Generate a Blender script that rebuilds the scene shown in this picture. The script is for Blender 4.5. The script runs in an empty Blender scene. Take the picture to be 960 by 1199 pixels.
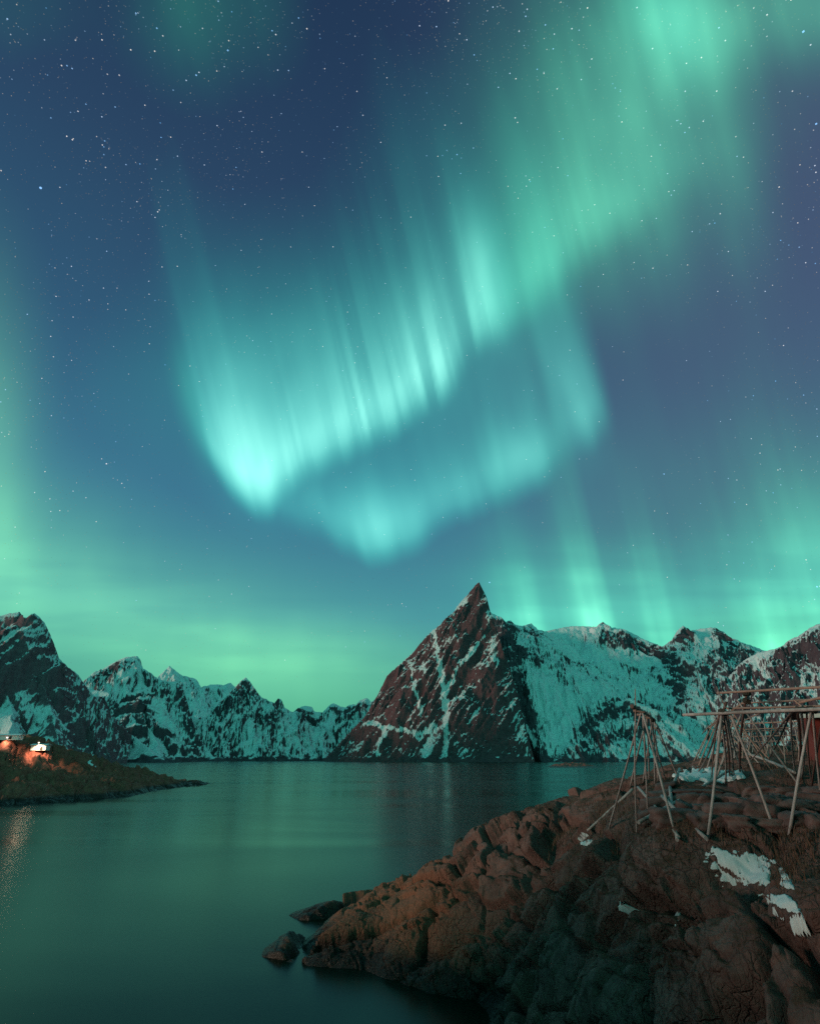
import bpy, bmesh, math, random
import numpy as np
from mathutils import Vector
R = math.radians
scene = bpy.context.scene
COL = scene.collection
# ------------------------------------------------------------------ viewpoint
W0, H0 = 960.0, 1199.0            # size of the photograph
F = 666.0                         # focal length in its pixels
CX, CY = 480.0, 599.5
PITCH = math.atan((888 - CY) / F) # the far waterline lies on row 888
EYE = 8.0                         # metres above the water
cP, sP = math.cos(PITCH), math.sin(PITCH)
cam = bpy.data.cameras.new('camera')
camo = bpy.data.objects.new('camera', cam); COL.objects.link(camo)
cam.sensor_fit = 'VERTICAL'; cam.sensor_height = 36.0; cam.lens = 36.0 * F / H0
cam.clip_start = 0.1; cam.clip_end = 120000
camo.location = (0, 0, EYE); camo.rotation_euler = (R(90) + PITCH, 0, 0)
scene.camera = camo

def ray(px, py):
    x = (np.asarray(px, float) - CX) / F; u = -(np.asarray(py, float) - CY) / F
    return np.stack([x, cP - u * sP, sP + u * cP], -1)
def at(px, py, r):                # point seen at (px, py), r metres away over the ground
    d = ray(px, py); s = np.asarray(r, float) / np.hypot(d[..., 0], d[..., 1])
    return d * s[..., None] + np.array([0, 0, EYE])
def at_z(px, py, z):
    d = ray(px, py); s = (z - EYE) / d[..., 2]
    return d * np.asarray(s)[..., None] + np.array([0, 0, EYE])
def proj(P):
    x, y, z = P[..., 0], P[..., 1], P[..., 2] - EYE
    f = y * cP + z * sP; u = -y * sP + z * cP
    f = np.maximum(f, 1e-3)
    return CX + F * x / f, CY - F * u / f
def az_of(px, py=888.0):
    d = ray(px, py); return np.arctan2(d[..., 0], d[..., 1])

# ------------------------------------------------------------------ noise
def _h(ix, iy, seed):
    ix = ix.astype(np.int64).astype(np.uint32); iy = iy.astype(np.int64).astype(np.uint32)
    h = ix * np.uint32(374761393) + iy * np.uint32(668265263) + np.uint32((seed * 974634777) & 0xffffffff)
    h = (h ^ (h >> np.uint32(13))) * np.uint32(1274126177)
    h = (h ^ (h >> np.uint32(15))) * np.uint32(2246822519)
    h ^= h >> np.uint32(16)
    return h.astype(np.float64) / 4294967296.0
def perlin(x, y, seed=0):
    ix = np.floor(x); iy = np.floor(y); fx = x - ix; fy = y - iy
    u = fx * fx * fx * (fx * (fx * 6 - 15) + 10); v = fy * fy * fy * (fy * (fy * 6 - 15) + 10)
    def g(a, b):
        t = _h(ix + a, iy + b, seed) * 6.2831853
        return np.cos(t) * (fx - a) + np.sin(t) * (fy - b)
    a = g(0, 0); b = g(1, 0); c = g(0, 1); d = g(1, 1)
    return 1.5 * ((a + (b - a) * u) + ((c + (d - c) * u) - (a + (b - a) * u)) * v)
def fbm(x, y, o=4, seed=0, gain=.5):
    s = 0; a = 1.0; f = 1.0
    for i in range(o):
        s = s + a * perlin(x * f, y * f, seed + i * 17); a *= gain; f *= 2.03
    return s
def ridged(x, y, o=4, seed=0, gain=.5):
    s = 0; a = 1.0; f = 1.0
    for i in range(o):
        s = s + a * (1 - 2 * np.abs(perlin(x * f, y * f, seed + i * 31))); a *= gain; f *= 2.1
    return s
def worley(x, y, seed=0):
    ix = np.floor(x); iy = np.floor(y)
    f1 = np.full(x.shape, 9.0); f2 = np.full(x.shape, 9.0)
    ci = np.zeros(x.shape); dx1 = np.zeros(x.shape); dy1 = np.zeros(x.shape); cj = np.zeros(x.shape)
    for a in (-1, 0, 1):
        for b in (-1, 0, 1):
            cx = ix + a; cy = iy + b
            dx = cx + _h(cx, cy, seed) - x; dy = cy + _h(cx, cy, seed + 7) - y
            d = np.sqrt(dx * dx + dy * dy)
            n = d < f1
            f2 = np.where(n, f1, np.minimum(f2, d))
            ci = np.where(n, _h(cx, cy, seed + 3), ci); cj = np.where(n, _h(cx, cy, seed + 5), cj)
            dx1 = np.where(n, dx, dx1); dy1 = np.where(n, dy, dy1)
            f1 = np.where(n, d, f1)
    return f1, f2, ci, cj, dx1, dy1
def _h3(ix, iy, iz, seed):
    h = ix * np.uint32(374761393) + iy * np.uint32(668265263) + iz * np.uint32(2147483629) + np.uint32((seed * 974634777) & 0xffffffff)
    h = (h ^ (h >> np.uint32(13))) * np.uint32(1274126177); h = (h ^ (h >> np.uint32(15))) * np.uint32(2246822519); h ^= h >> np.uint32(16)
    return h
def worley3(p, seed=0):
    """nearest and second nearest cell of a 3D point set: f1, f2, cell hash, offset to the cell"""
    p = np.asarray(p, np.float32); ip = np.floor(p); I = ip.astype(np.int32)
    f1 = np.full(p.shape[:-1], 99, np.float32); f2 = f1.copy(); hh = np.zeros(f1.shape, np.uint32); off = [np.zeros(f1.shape, np.float32) for _ in range(3)]
    fr = [p[..., k] - ip[..., k] for k in range(3)]; k1 = np.float32(1 / 1024)
    for a in (-1, 0, 1):
        for b in (-1, 0, 1):
            for c in (-1, 0, 1):
                h = _h3((I[..., 0] + a).astype(np.uint32), (I[..., 1] + b).astype(np.uint32), (I[..., 2] + c).astype(np.uint32), seed)
                dx = (h & np.uint32(1023)).astype(np.float32) * k1 + a - fr[0]
                dy = ((h >> np.uint32(10)) & np.uint32(1023)).astype(np.float32) * k1 + b - fr[1]
                dz = ((h >> np.uint32(20)) & np.uint32(1023)).astype(np.float32) * k1 + c - fr[2]
                d = dx * dx + dy * dy + dz * dz; n = d < f1
                f2 = np.where(n, f1, np.minimum(f2, d)); f1 = np.where(n, d, f1); hh = np.where(n, h, hh)
                for q, v in zip(range(3), (dx, dy, dz)): off[q] = np.where(n, v, off[q])
    return np.sqrt(f1), np.sqrt(f2), hh, off
def sstep(a, b, x):
    t = np.clip((x - a) / (b - a), 0, 1); return t * t * (3 - 2 * t)

# ------------------------------------------------------------------ mesh helpers
def tag(o, label=None, cat=None, group=None, kind=None):
    if label: o['label'] = label
    if cat: o['category'] = cat
    if group: o['group'] = group
    if kind: o['kind'] = kind
    return o
def mesh_np(name, V, Q, mat, attrs=None, smooth=True, parent=None):
    V = np.ascontiguousarray(V, np.float32).reshape(-1, 3); Q = np.ascontiguousarray(Q, np.int32)
    used = np.zeros(len(V), bool); used[Q.ravel()] = True
    re = np.cumsum(used) - 1; V2 = V[used]; Q = re[Q].astype(np.int32)
    k = Q.shape[1]; n = len(Q)
    me = bpy.data.meshes.new(name)
    me.vertices.add(len(V2)); me.vertices.foreach_set('co', V2.ravel())
    me.loops.add(n * k); me.loops.foreach_set('vertex_index', Q.ravel())
    me.polygons.add(n)
    me.polygons.foreach_set('loop_start', np.arange(0, n * k, k, dtype=np.int32))
    me.polygons.foreach_set('use_smooth', np.full(n, smooth))
    me.update(calc_edges=True)
    for an, av in (attrs or {}).items():
        at_ = me.attributes.new(an, 'FLOAT', 'POINT')
        at_.data.foreach_set('value', np.ascontiguousarray(av, np.float32).ravel()[used])
    me.materials.append(mat)
    o = bpy.data.objects.new(name, me); COL.objects.link(o)
    if parent: o.parent = parent
    return o
def grid_quads(n, m):
    i = np.arange(n - 1)[:, None] * m + np.arange(m - 1)[None, :]
    i = i.ravel()
    return np.stack([i, i + 1, i + m + 1, i + m], -1)
class MB:
    """collects shapes in world space, becomes one mesh object"""
    def __init__(s): s.v = []; s.f = []
    def add(s, vs, fs):
        o = len(s.v); s.v += [tuple(map(float, p)) for p in vs]; s.f += [tuple(i + o for i in f) for f in fs]; return s
    def box(s, c, sz, rz=0.0, rx=0.0):
        x, y, z = [k / 2 for k in sz]; vs = []
        for p in ((-x,-y,-z),(x,-y,-z),(x,y,-z),(-x,y,-z),(-x,-y,z),(x,-y,z),(x,y,z),(-x,y,z)):
            q = (p[0], p[1]*math.cos(rx)-p[2]*math.sin(rx), p[1]*math.sin(rx)+p[2]*math.cos(rx))
            vs.append((c[0]+q[0]*math.cos(rz)-q[1]*math.sin(rz), c[1]+q[0]*math.sin(rz)+q[1]*math.cos(rz), c[2]+q[2]))
        return s.add(vs, [(0,3,2,1),(4,5,6,7),(0,1,5,4),(1,2,6,5),(2,3,7,6),(3,0,4,7)])
    def tube(s, p0, p1, r0, r1, n=9, seg=7, bend=0.0, rng=None, knot=0.0):
        p0 = Vector(p0); p1 = Vector(p1); ax = (p1 - p0); L = ax.length; ax = ax / L
        a = ax.orthogonal().normalized(); b = ax.cross(a)
        rng = rng or random
        ph = rng.uniform(0, 6.28); vs = []; fs = []
        for i in range(seg + 1):
            t = i / seg
            off = (a * math.cos(ph) + b * math.sin(ph)) * bend * L * math.sin(math.pi * t)
            c = p0 + ax * (L * t) + off
            for j in range(n):
                th = 2 * math.pi * j / n
                r = (r0 + (r1 - r0) * t) * (1 + rng.uniform(-knot, knot))
                vs.append(c + (a * math.cos(th) + b * math.sin(th)) * r)
        for i in range(seg):
            for j in range(n):
                k = (j + 1) % n
                fs.append((i*n+j, i*n+k, (i+1)*n+k, (i+1)*n+j))
        fs.append(tuple(range(n - 1, -1, -1))); fs.append(tuple(range(seg*n, seg*n+n)))
        return s.add(vs, fs)
    def build(s, name, mat, parent=None, smooth=True, origin=None):
        me = bpy.data.meshes.new(name)
        org = Vector(origin) if origin is not None else (parent.location.copy() if parent is not None else Vector((0,0,0)))
        me.from_pydata([tuple(Vector(p) - org) for p in s.v], [], s.f)
        me.polygons.foreach_set('use_smooth', [smooth and len(f) <= 4 for f in s.f])
        me.update(); me.materials.append(mat)
        o = bpy.data.objects.new(name, me); COL.objects.link(o)
        if parent is not None: o.parent = parent
        elif origin is not None: o.location = org
        return o
def empty(name, loc):
    o = bpy.data.objects.new(name, None); COL.objects.link(o); o.location = tuple(map(float, loc)); o.empty_display_size = .3
    return o

# ------------------------------------------------------------------ node helpers
def lin(r, g, b):
    f = lambda c: (c/255/12.92) if c/255 <= .04045 else ((c/255+.055)/1.055)**2.4
    return (f(r), f(g), f(b), 1.0)
class NT:
    def __init__(s, tree): s.t = tree; s.n = tree.nodes; s.l = tree.links
    def node(s, typ, **kw):
        nd = s.n.new(typ)
        for k, v in kw.items(): setattr(nd, k, v)
        return nd
    def put(s, sock, v):
        if isinstance(v, E): v = v.s
        if isinstance(v, bpy.types.NodeSocket): s.l.new(v, sock)
        elif v is not None: sock.default_value = v
    def math(s, op, a, b=None, c=None, clamp=False):
        nd = s.node('ShaderNodeMath', operation=op, use_clamp=clamp)
        for i, v in enumerate((a, b, c)):
            if v is not None: s.put(nd.inputs[i], v)
        return E(s, nd.outputs[0])
    def vmath(s, op, a, b=None):
        nd = s.node('ShaderNodeVectorMath', operation=op)
        s.put(nd.inputs[0], a)
        if b is not None: s.put(nd.inputs[1], b)
        return E(s, nd.outputs['Value' if op in ('DOT_PRODUCT', 'DISTANCE', 'LENGTH') else 'Vector'])
    def smooth(s, v, a, b, lo=0.0, hi=1.0):
        nd = s.node('ShaderNodeMapRange', interpolation_type='SMOOTHSTEP')
        for i, q in enumerate((v, a, b, lo, hi)): s.put(nd.inputs[i], q)
        return E(s, nd.outputs[0])
    def curve(s, v, pts, x0, x1, scale):
        nd = s.node('ShaderNodeFloatCurve'); c = nd.mapping.curves[0]
        nd.mapping.use_clip = False
        pts = sorted(((x - x0) / (x1 - x0), y / scale) for x, y in pts)
        while len(c.points) < len(pts): c.points.new(0.5, 0.5)
        for p, (x, y) in zip(c.points, pts): p.location = (x, y); p.handle_type = 'AUTO_CLAMPED'
        nd.mapping.update()
        s.put(nd.inputs['Value'], s.math('DIVIDE', s.math('SUBTRACT', v, x0), x1 - x0, clamp=True))
        return E(s, nd.outputs[0]) * scale
    def noise(s, vec=None, w=None, scale=1.0, detail=2.0, rough=.5, dim='3D', dist=0.0):
        nd = s.node('ShaderNodeTexNoise', noise_dimensions=dim)
        if vec is not None: s.put(nd.inputs['Vector'], vec)
        if w is not None: s.put(nd.inputs['W'], w)
        nd.inputs['Scale'].default_value = scale; nd.inputs['Detail'].default_value = detail
        nd.inputs['Roughness'].default_value = rough; nd.inputs['Distortion'].default_value = dist
        return E(s, nd.outputs[0])
    def mix(s, f, a, b, mode='MIX'):
        nd = s.node('ShaderNodeMix', data_type='RGBA', blend_type=mode); nd.clamp_factor = True
        s.put(nd.inputs[0], f); s.put(nd.inputs[6], a); s.put(nd.inputs[7], b)
        return E(s, nd.outputs[2])
    def scale(s, col, k):
        nd = s.node('ShaderNodeVectorMath', operation='SCALE')
        s.put(nd.inputs[0], col if not isinstance(col, tuple) else col[:3]); s.put(nd.inputs['Scale'], k)
        return E(s, nd.outputs[0])
    def ramp(s, f, stops, interp='LINEAR'):
        nd = s.node('ShaderNodeValToRGB'); cr = nd.color_ramp; cr.interpolation = interp
        while len(cr.elements) < len(stops): cr.elements.new(.5)
        for e, (p, c) in zip(cr.elements, sorted(stops, key=lambda q: q[0])): e.position = p; e.color = c
        s.put(nd.inputs[0], f); return E(s, nd.outputs[0])
class E:
    def __init__(s, nt, sock): s.nt = nt; s.s = sock
    def __add__(s, o): return s.nt.math('ADD', s, o)
    __radd__ = __add__
    def __sub__(s, o): return s.nt.math('SUBTRACT', s, o)
    def __rsub__(s, o): return s.nt.math('SUBTRACT', o, s)
    def __mul__(s, o): return s.nt.math('MULTIPLY', s, o)
    __rmul__ = __mul__
    def __truediv__(s, o): return s.nt.math('DIVIDE', s, o)
def material(name):
    m = bpy.data.materials.new(name); m.use_nodes = True
    t = NT(m.node_tree); b = m.node_tree.nodes['Principled BSDF']
    return m, t, b
# ------------------------------------------------------------------ night sky
world = bpy.data.worlds.new('World'); scene.world = world; world.use_nodes = True
SUN_EL = R(7); SUN_AZ = R(254); SUN_ROT = SUN_AZ; SUN_E = 1.6; LAMP_W = 1900
SKY_RAMP = [(0.0, lin(84, 178, 130)), (.10, lin(80, 165, 146)), (.22, lin(72, 148, 158)), (.40, lin(61, 120, 146)),
            (.60, lin(49, 90, 120)), (.78, lin(42, 69, 99)), (.92, lin(33, 55, 84)), (1.0, lin(28, 50, 80))]
C_CORE = (.012, .80, .56); C_GREEN = (.03, .66, .29); C_LIME = (.15, .54, .18); C_SOUTH = (.015, .46, .27)
# in ray coordinate S for this one: (S, lower border row, brightness, fade height)
RIB_MAIN = [(-200, 520, 0, 100), (225, 500, 0, 120), (240, 505, .02, 80), (256, 525, .22, 80), (268, 548, .60, 95), (284, 572, .85, 95), (302, 584, .95, 100), (318, 580, .98, 80), (338, 556, .92, 70), (365, 540, .88, 62), (408, 522, .88, 58), (464, 497, .84, 62), (521, 466, .76, 78), (564, 436, .56, 105), (594, 400, .40, 110), (614, 385, .66, 85), (630, 380, .74, 85), (648, 372, .42, 110), (680, 350, .40, 120), (730, 312, .38, 140), (790, 275, .34, 170), (850, 240, .24, 200), (900, 210, .15, 200), (960, 190, .05, 200), (1150, 150, 0, 200)]
RIB_FOLD = [(-200, 600, 0, 60), (300, 590, 0, 60), (335, 596, 0.225, 40), (365, 606, 0.375, 42), (400, 628, 0.6, 50), (435, 642, 0.725, 55), (470, 632, 0.525, 60), (510, 604, .44, 62), (556, 582, .48, 58), (600, 566, 0.625, 60), (634, 546, 0.725, 60), (652, 525, 0.275, 80), (666, 515, 0.2, 120), (690, 505, 0.425, 110), (704, 492, 0.25, 100), (722, 480, 0, 100), (1100, 400, 0, 100)]
RIB_LOW = [(-200, 770, 0, 80), (540, 770, 0, 70), (590, 770, .30, 65), (635, 770, .8, 74), (662, 770, .55, 72), (684, 770, .85, 80), (702, 770, 1.7, 78), (722, 770, 1.35, 76), (733, 770, .42, 80), (765, 775, .52, 82), (792, 775, .56, 82), (804, 775, .26, 90), (850, 780, .26, 95), (888, 780, .42, 90), (908, 780, .85, 95), (926, 780, .52, 110), (990, 780, .55, 120), (1100, 780, .4, 120)]
BLOB_CORE = [(350, 450, 170, 90, .15), (390, 370, 170, 110, .07), (565, 320, 24, 75, .36, .2), (560, 250, 90, 120, .07, .2), (290, 520, 42, 70, .20, .15), (510, 390, 60, 90, .12, .2), (665, 445, 28, 75, .16, .25), (430, 600, 60, 34, .14), (608, 535, 40, 34, .18), (785, 20, 50, 60, .22, .2), (640, 420, 14, 80, .08, .25)]
BLOB_GREEN = [(785, 30, 60, 75, .46, .2), (740, 70, 140, 130, .11), (690, 200, 110, 130, .12, .2), (700, 255, 70, 40, .10), (665, 120, 22, 150, .12, .2), (755, 190, 26, 120, .10, .2), (760, 130, 150, 150, .06), (940, 5, 140, 60, .34), (850, 190, 36, 110, .16, .2), (240, 5, 90, 90, .12), (960, 650, 110, 90, .30), (690, 700, 130, 50, .28), (700, 260, 90, 110, .14),
              (640, 330, 60, 60, .12), (222, 470, 16, 70, .10, .25), (20, 10, 60, 60, .05), (820, 560, 260, 90, .05)]
BLOB_LIME = [(-30, 560, 62, 200, .52), (10, 650, 130, 80, .32), (120, 710, 190, 60, .27), (330, 782, 170, 52, .50), (200, 745, 170, 40, .16), (900, 740, 120, 45, .22)]
BLOB_DARK = [(250, 740, 90, 14, .12), (100, 330, 90, 160, .10), (600, 470, 70, 60, .12), (840, 390, 140, 120, .14), (400, 560, 40, 22, .2), (150, 500, 60, 130, .14)]
_b = (.55, .85, 1.3); _w = (1, 1.05, 1.1); _c = (.6, 1.1, 1.1)
STARS = [(48, 220, 2.0, 1.0, _b), (185, 248, 1.2, .8, _w), (125, 543, 1.4, 1.0, _w), (143, 566, 1.3, .7, _w), (535, 181, 1.3, .7, _c), (390, 289, 1.2, .7, _w), (603, 138, 1.2, .7, _w),
         (940, 37, 1.5, .9, _b), (955, 145, 1.4, .9, _b), (230, 88, 1.4, .7, _b), (267, 59, 1.4, .7, _b), (307, 178, 1.2, .6, _w), (777, 555, 1.6, .8, _c), (573, 682, 1.6, 1.0, _c), (956, 687, 1.5, .9, _c),
         (764, 314, 1.2, .7, _w), (652, 104, 1.1, .6, _w), (123, 165, 1.3, .5, _b), (122, 172, 1.1, .5, _b), (122, 181, 1.1, .5, _b), (124, 196, 1.2, .5, _w), (184, 33, 1.2, .6, _b), (191, 42, 1.1, .5, _w),
         (101, 122, 1.1, .5, _b), (60, 138, 1.1, .5, _b), (140, 88, 1.1, .5, _w), (212, 120, 1.0, .5, _w), (354, 178, 1.1, .5, _w), (418, 107, 1.1, .5, _w), (425, 135, 1.1, .5, _w), (453, 91, 1.0, .5, _w),
         (523, 176, 1.0, .5, _c), (518, 182, 1.0, .5, _c), (529, 186, .9, .5, _c), (540, 185, .9, .5, _c), (720, 103, 1.0, .5, _b), (726, 107, 1.0, .5, _b), (717, 98, .9, .5, _b), (870, 184, 1.1, .5, _w),
         (667, 410, 1.2, .6, _w), (729, 445, 1.2, .6, _w), (730, 412, 1.0, .5, _w), (616, 538, 1.1, .6, _w), (635, 612, 1.1, .5, _w), (853, 646, 1.1, .5, _c), (138, 562, .9, .5, _w), (146, 571, .9, .5, _w),
         (133, 560, .9, .5, _w), (150, 562, .9, .4, _w), (167, 523, 1.0, .5, _w), (193, 492, 1.0, .5, _w), (211, 667, 1.0, .4, _w), (151, 438, 1.0, .5, _w), (828, 469, 1.0, .5, _c), (880, 468, .9, .4, _c), (923, 287, 1.0, .5, _b), (861, 160, 1.0, .5, _w), (904, 334, 1.0, .5, _w)]

def build_world():
    t = NT(world.node_tree); t.n.clear()
    D = t.node('ShaderNodeTexCoord').outputs['Generated']           # direction looked at
    elev = t.vmath('DOT_PRODUCT', D, (0.0, 0.0, 1.0)); side = t.vmath('DOT_PRODUCT', D, (1.0, 0.0, 0.0)); north = t.vmath('DOT_PRODUCT', D, (0.0, 1.0, 0.0))
    base = t.ramp(elev, SKY_RAMP)
    violet = t.smooth(side, -.1, .5) * t.smooth(elev, .12, .4)
    base = t.mix(violet * .65, base, lin(76, 88, 118))
    south = t.smooth(north, -.05, -.5) * t.smooth(elev, -.05, .45)  # more of the aurora behind the viewer
    col = t.vmath('ADD', base, t.scale(C_SOUTH, south))
    sky = t.node('ShaderNodeTexSky', sky_type='NISHITA', sun_disc=False)
    sky.sun_elevation = SUN_EL; sky.sun_rotation = SUN_ROT
    col = t.vmath('ADD', col, t.scale(E(t, sky.outputs[0]), .0005))
    bg = t.node('ShaderNodeBackground'); t.put(bg.inputs[0], col); bg.inputs[1].default_value = 1.0
    out = t.node('ShaderNodeOutputWorld'); t.l.new(bg.outputs[0], out.inputs[0])
build_world()

# ------------------------------------------------------------------ aurora: sheets of thin glowing gas 40 km away
def aurora():
    st = 3.0
    gx = np.arange(-330, 1290.1, st); gy = np.arange(-120, 960.1, st)
    X, Y = np.meshgrid(gx, gy); K = .23
    S = X - (Y - 600) * K
    def mono(x, pts, k):
        p = sorted((q[0], q[k]) for q in pts); px = np.array([q[0] for q in p], float); py = np.array([q[1] for q in p], float)
        d = np.diff(py) / np.diff(px); m = np.zeros(len(px)); ok = d[:-1] * d[1:] > 0
        m[1:-1] = np.where(ok, 2 * d[:-1] * d[1:] / np.where(ok, d[:-1] + d[1:], 1), 0)
        x = np.clip(x, px[0], px[-1]); i = np.clip(np.searchsorted(px, x) - 1, 0, len(px) - 2)
        h = px[i + 1] - px[i]; u = (x - px[i]) / h
        return (2*u**3 - 3*u**2 + 1)*py[i] + (u**3 - 2*u**2 + u)*h*m[i] + (-2*u**3 + 3*u**2)*py[i+1] + (u**3 - u**2)*h*m[i+1]
    def rays(f, a, b, seed):
        n = fbm(S * f, Y * .0022 + 3, 3, seed)
        return a + (b - a) * sstep(-.55, .55, n)
    rf = rays(.055, .66, 1.28, 5); rb = rays(.016, .72, 1.25, 9)
    def ribbon(pts, edge, ry, slanted):
        q = [((p[0] - (p[1] - 600) * K) if slanted else p[0],) + tuple(p[1:]) for p in pts]
        wob = 5 * fbm(S * .03, S * 0, 2, 13)
        d = mono(S, q, 1) + wob - Y
        near = np.exp(-np.maximum(d, 0) / 120)
        return mono(S, q, 2) * sstep(-edge, edge, d) * np.exp(-np.maximum(d, 0) / np.maximum(mono(S, q, 3), 8)) * (1 + (ry - 1) * (.45 + .55 * near))
    def blob(x, y, rx, ry, a, sl=0.0):
        return a * np.exp(-((X - x - (Y - y) * sl) / rx)**2 - ((Y - y) / ry)**2)
    bands = 1 - sstep(560, 720, Y) * (.16 - .24 * sstep(-.5, .6, fbm(X * .004, Y * .027, 4, 21)))
    rf = 1 + (rf - 1) * (.25 + .75 * sstep(400, 460, S) * sstep(660, 600, S)) * (1 + .8 * fbm(S / 60, Y / 200, 2, 17))
    rbm = ribbon(RIB_MAIN, 34, rf, False); east = sstep(560, 700, S)
    core = rbm * (1 - .8 * east) + ribbon(RIB_FOLD, 32, rb, True) + sum(blob(*b) for b in BLOB_CORE)
    soft = 1 + .16 * fbm(X * .012, Y * .006, 3, 33)
    green = (ribbon(RIB_LOW, 16, rb * rays(.045, .85, 1.15, 4), True) + rbm * east * .62 + sum(blob(*b) for b in BLOB_GREEN) * (1 + .5 * (rb - 1))) * bands
    lime = sum(blob(*b) for b in BLOB_LIME) * bands
    def sheet(name, label, I, col, white, dist):
        I = np.maximum(I * soft - .012, 0)
        edge = sstep(-330, -200, X) * sstep(1290, 1160, X) * sstep(-120, -40, Y); I = I * edge
        d = ray(X, Y); d /= np.linalg.norm(d, axis=-1)[..., None]
        P = d * dist + np.array([0, 0, EYE]); n, m = X.shape
        Q = grid_quads(n, m); f = I.ravel(); Q = Q[f[Q].max(1) > 0]
        mt = bpy.data.materials.new(name); mt.use_nodes = True; t = NT(mt.node_tree); t.n.clear()
        g = t.node('ShaderNodeAttribute', attribute_name='glow').outputs['Fac']
        c = t.vmath('ADD', t.scale(col, g), t.scale(white, t.math('MULTIPLY', g, g)))
        em = t.node('ShaderNodeEmission'); t.put(em.inputs[0], c); tr = t.node('ShaderNodeBsdfTransparent'); ad = t.node('ShaderNodeAddShader')
        t.l.new(em.outputs[0], ad.inputs[0]); t.l.new(tr.outputs[0], ad.inputs[1]); o = t.node('ShaderNodeOutputMaterial'); t.l.new(ad.outputs[0], o.inputs[0])
        mt.cycles.emission_sampling = 'NONE'
        ob = mesh_np(name, P, Q, mt, {'glow': I}); tag(ob, label, 'aurora', None, 'stuff')
    sheet('aurora_band', 'bright turquoise aurora band folding down from the top right of the sky', core, C_CORE, (.33, .24, .25), 40000)
    sheet('aurora_veil', 'green aurora veil of upright rays low over the snowy ridge and along the right edge', green, C_GREEN, (.17, .22, .20), 42000)
    sheet('aurora_glow', 'yellowish green aurora glow low on the left over the fjord mountains', lime, C_LIME, (.05, .1, .05), 44000)
aurora()

# ------------------------------------------------------------------ stars
def stars():
    rng = np.random.default_rng(11)
    N = 26000
    x = rng.uniform(-60, 1020, N); y = rng.uniform(-60, 800, N)
    dens = .35 + .65 * sstep(-.4, .5, fbm(x * .006, y * .006, 3, 44)); fade = 1 - .7 * sstep(350, 780, y)
    k = rng.uniform(0, 1, N) < dens * (.45 + .55 * fade); x = x[k]; y = y[k]; N = len(x)
    mag = rng.pareto(2.3, N) + 1
    br = np.clip(.13 * mag, .13, .9); sz = np.clip(.22 + .05 * mag, .27, .50)
    tint = rng.uniform(0, 1, N)
    X = np.concatenate([x, [s[0] for s in STARS]]); Y = np.concatenate([y, [s[1] for s in STARS]])
    B = np.concatenate([br, [s[3] * 1.25 for s in STARS]]); Z = np.concatenate([sz, [s[2] * .48 for s in STARS]])
    T = np.concatenate([tint, [0.1 if s[4][0] < .65 else .8 for s in STARS]])
    d = ray(X, Y); dist = 60000.0; scl = dist / F / np.linalg.norm(d, axis=-1) * np.linalg.norm(d, axis=-1)**2
    d = d / np.linalg.norm(d, axis=-1)[:, None]
    C = d * dist + np.array([0, 0, EYE]); r = (Z * scl)
    o = np.array([[1,0,0],[-1,0,0],[0,1,0],[0,-1,0],[0,0,1],[0,0,-1]], float)
    V = C[:, None, :] + o[None] * r[:, None, None]
    f = np.array([[0,2,4],[2,1,4],[1,3,4],[3,0,4],[2,0,5],[1,2,5],[3,1,5],[0,3,5]])
    Q = (np.arange(len(C))[:, None, None] * 6 + f[None]).reshape(-1, 3)
    mt = bpy.data.materials.new('starlight'); mt.use_nodes = True; t = NT(mt.node_tree); t.n.clear()
    b = t.node('ShaderNodeAttribute', attribute_name='glow').outputs['Fac']; ti = t.node('ShaderNodeAttribute', attribute_name='tint').outputs['Fac']
    em = t.node('ShaderNodeEmission'); t.put(em.inputs[0], t.mix(ti, lin(120, 190, 255), lin(255, 246, 240))); t.put(em.inputs[1], b)
    out = t.node('ShaderNodeOutputMaterial'); t.l.new(em.outputs[0], out.inputs[0]); mt.cycles.emission_sampling = 'NONE'
    ob = mesh_np('stars', V.reshape(-1, 3), Q, mt, {'glow': np.repeat(B, 6), 'tint': np.repeat(T, 6)}, smooth=False)
    tag(ob, 'white and blue stars scattered across the night sky', 'stars', None, 'stuff')
stars()
# ------------------------------------------------------------------ materials of the far landscape
def mountain_mat(name, rock_a, rock_b, sc=1.0, mot=1.0):
    m, t, b = material(name)
    geo = t.node('ShaderNodeNewGeometry'); pos = geo.outputs['Position']
    sn = E(t, t.node('ShaderNodeAttribute', attribute_name='snow').outputs['Fac'])
    n1 = t.noise(vec=pos, scale=.06 * sc, detail=6, rough=.65); n2 = t.noise(vec=pos, scale=.36 * sc, detail=5, rough=.6)
    v = sn + (n1 - .5) * (.5 * mot) + (n2 - .5) * (.4 * mot)
    f = t.smooth(v, .37, .63)
    rock = t.mix(t.smooth(n1, .3, .7), rock_a, rock_b)
    snow = t.mix(n2, (.70, .72, .74, 1), (.82, .83, .84, 1))
    t.put(b.inputs['Base Color'], t.mix(f, rock, snow)); b.inputs['Roughness'].default_value = .85
    b.inputs['Specular IOR Level'].default_value = .2
    bp = t.node('ShaderNodeBump'); bp.inputs['Strength'].default_value = .7; bp.inputs['Distance'].default_value = 6.0
    t.put(bp.inputs['Height'], n1 + n2 * .5); t.l.new(bp.outputs[0], b.inputs['Normal'])
    return m
ROCK_FAR = mountain_mat('snowy rock', (.075, .046, .058, 1), (.12, .078, .092, 1), 1.2, .75)
ROCK_PURPLE = mountain_mat('snowy purple rock', (.17, .075, .095, 1), (.26, .12, .14, 1), 1.6, 1.1)
ROCK_RED = mountain_mat('snowy red rock', (.11, .048, .056, 1), (.17, .076, .084, 1), 1.6, 1.0)

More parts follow.
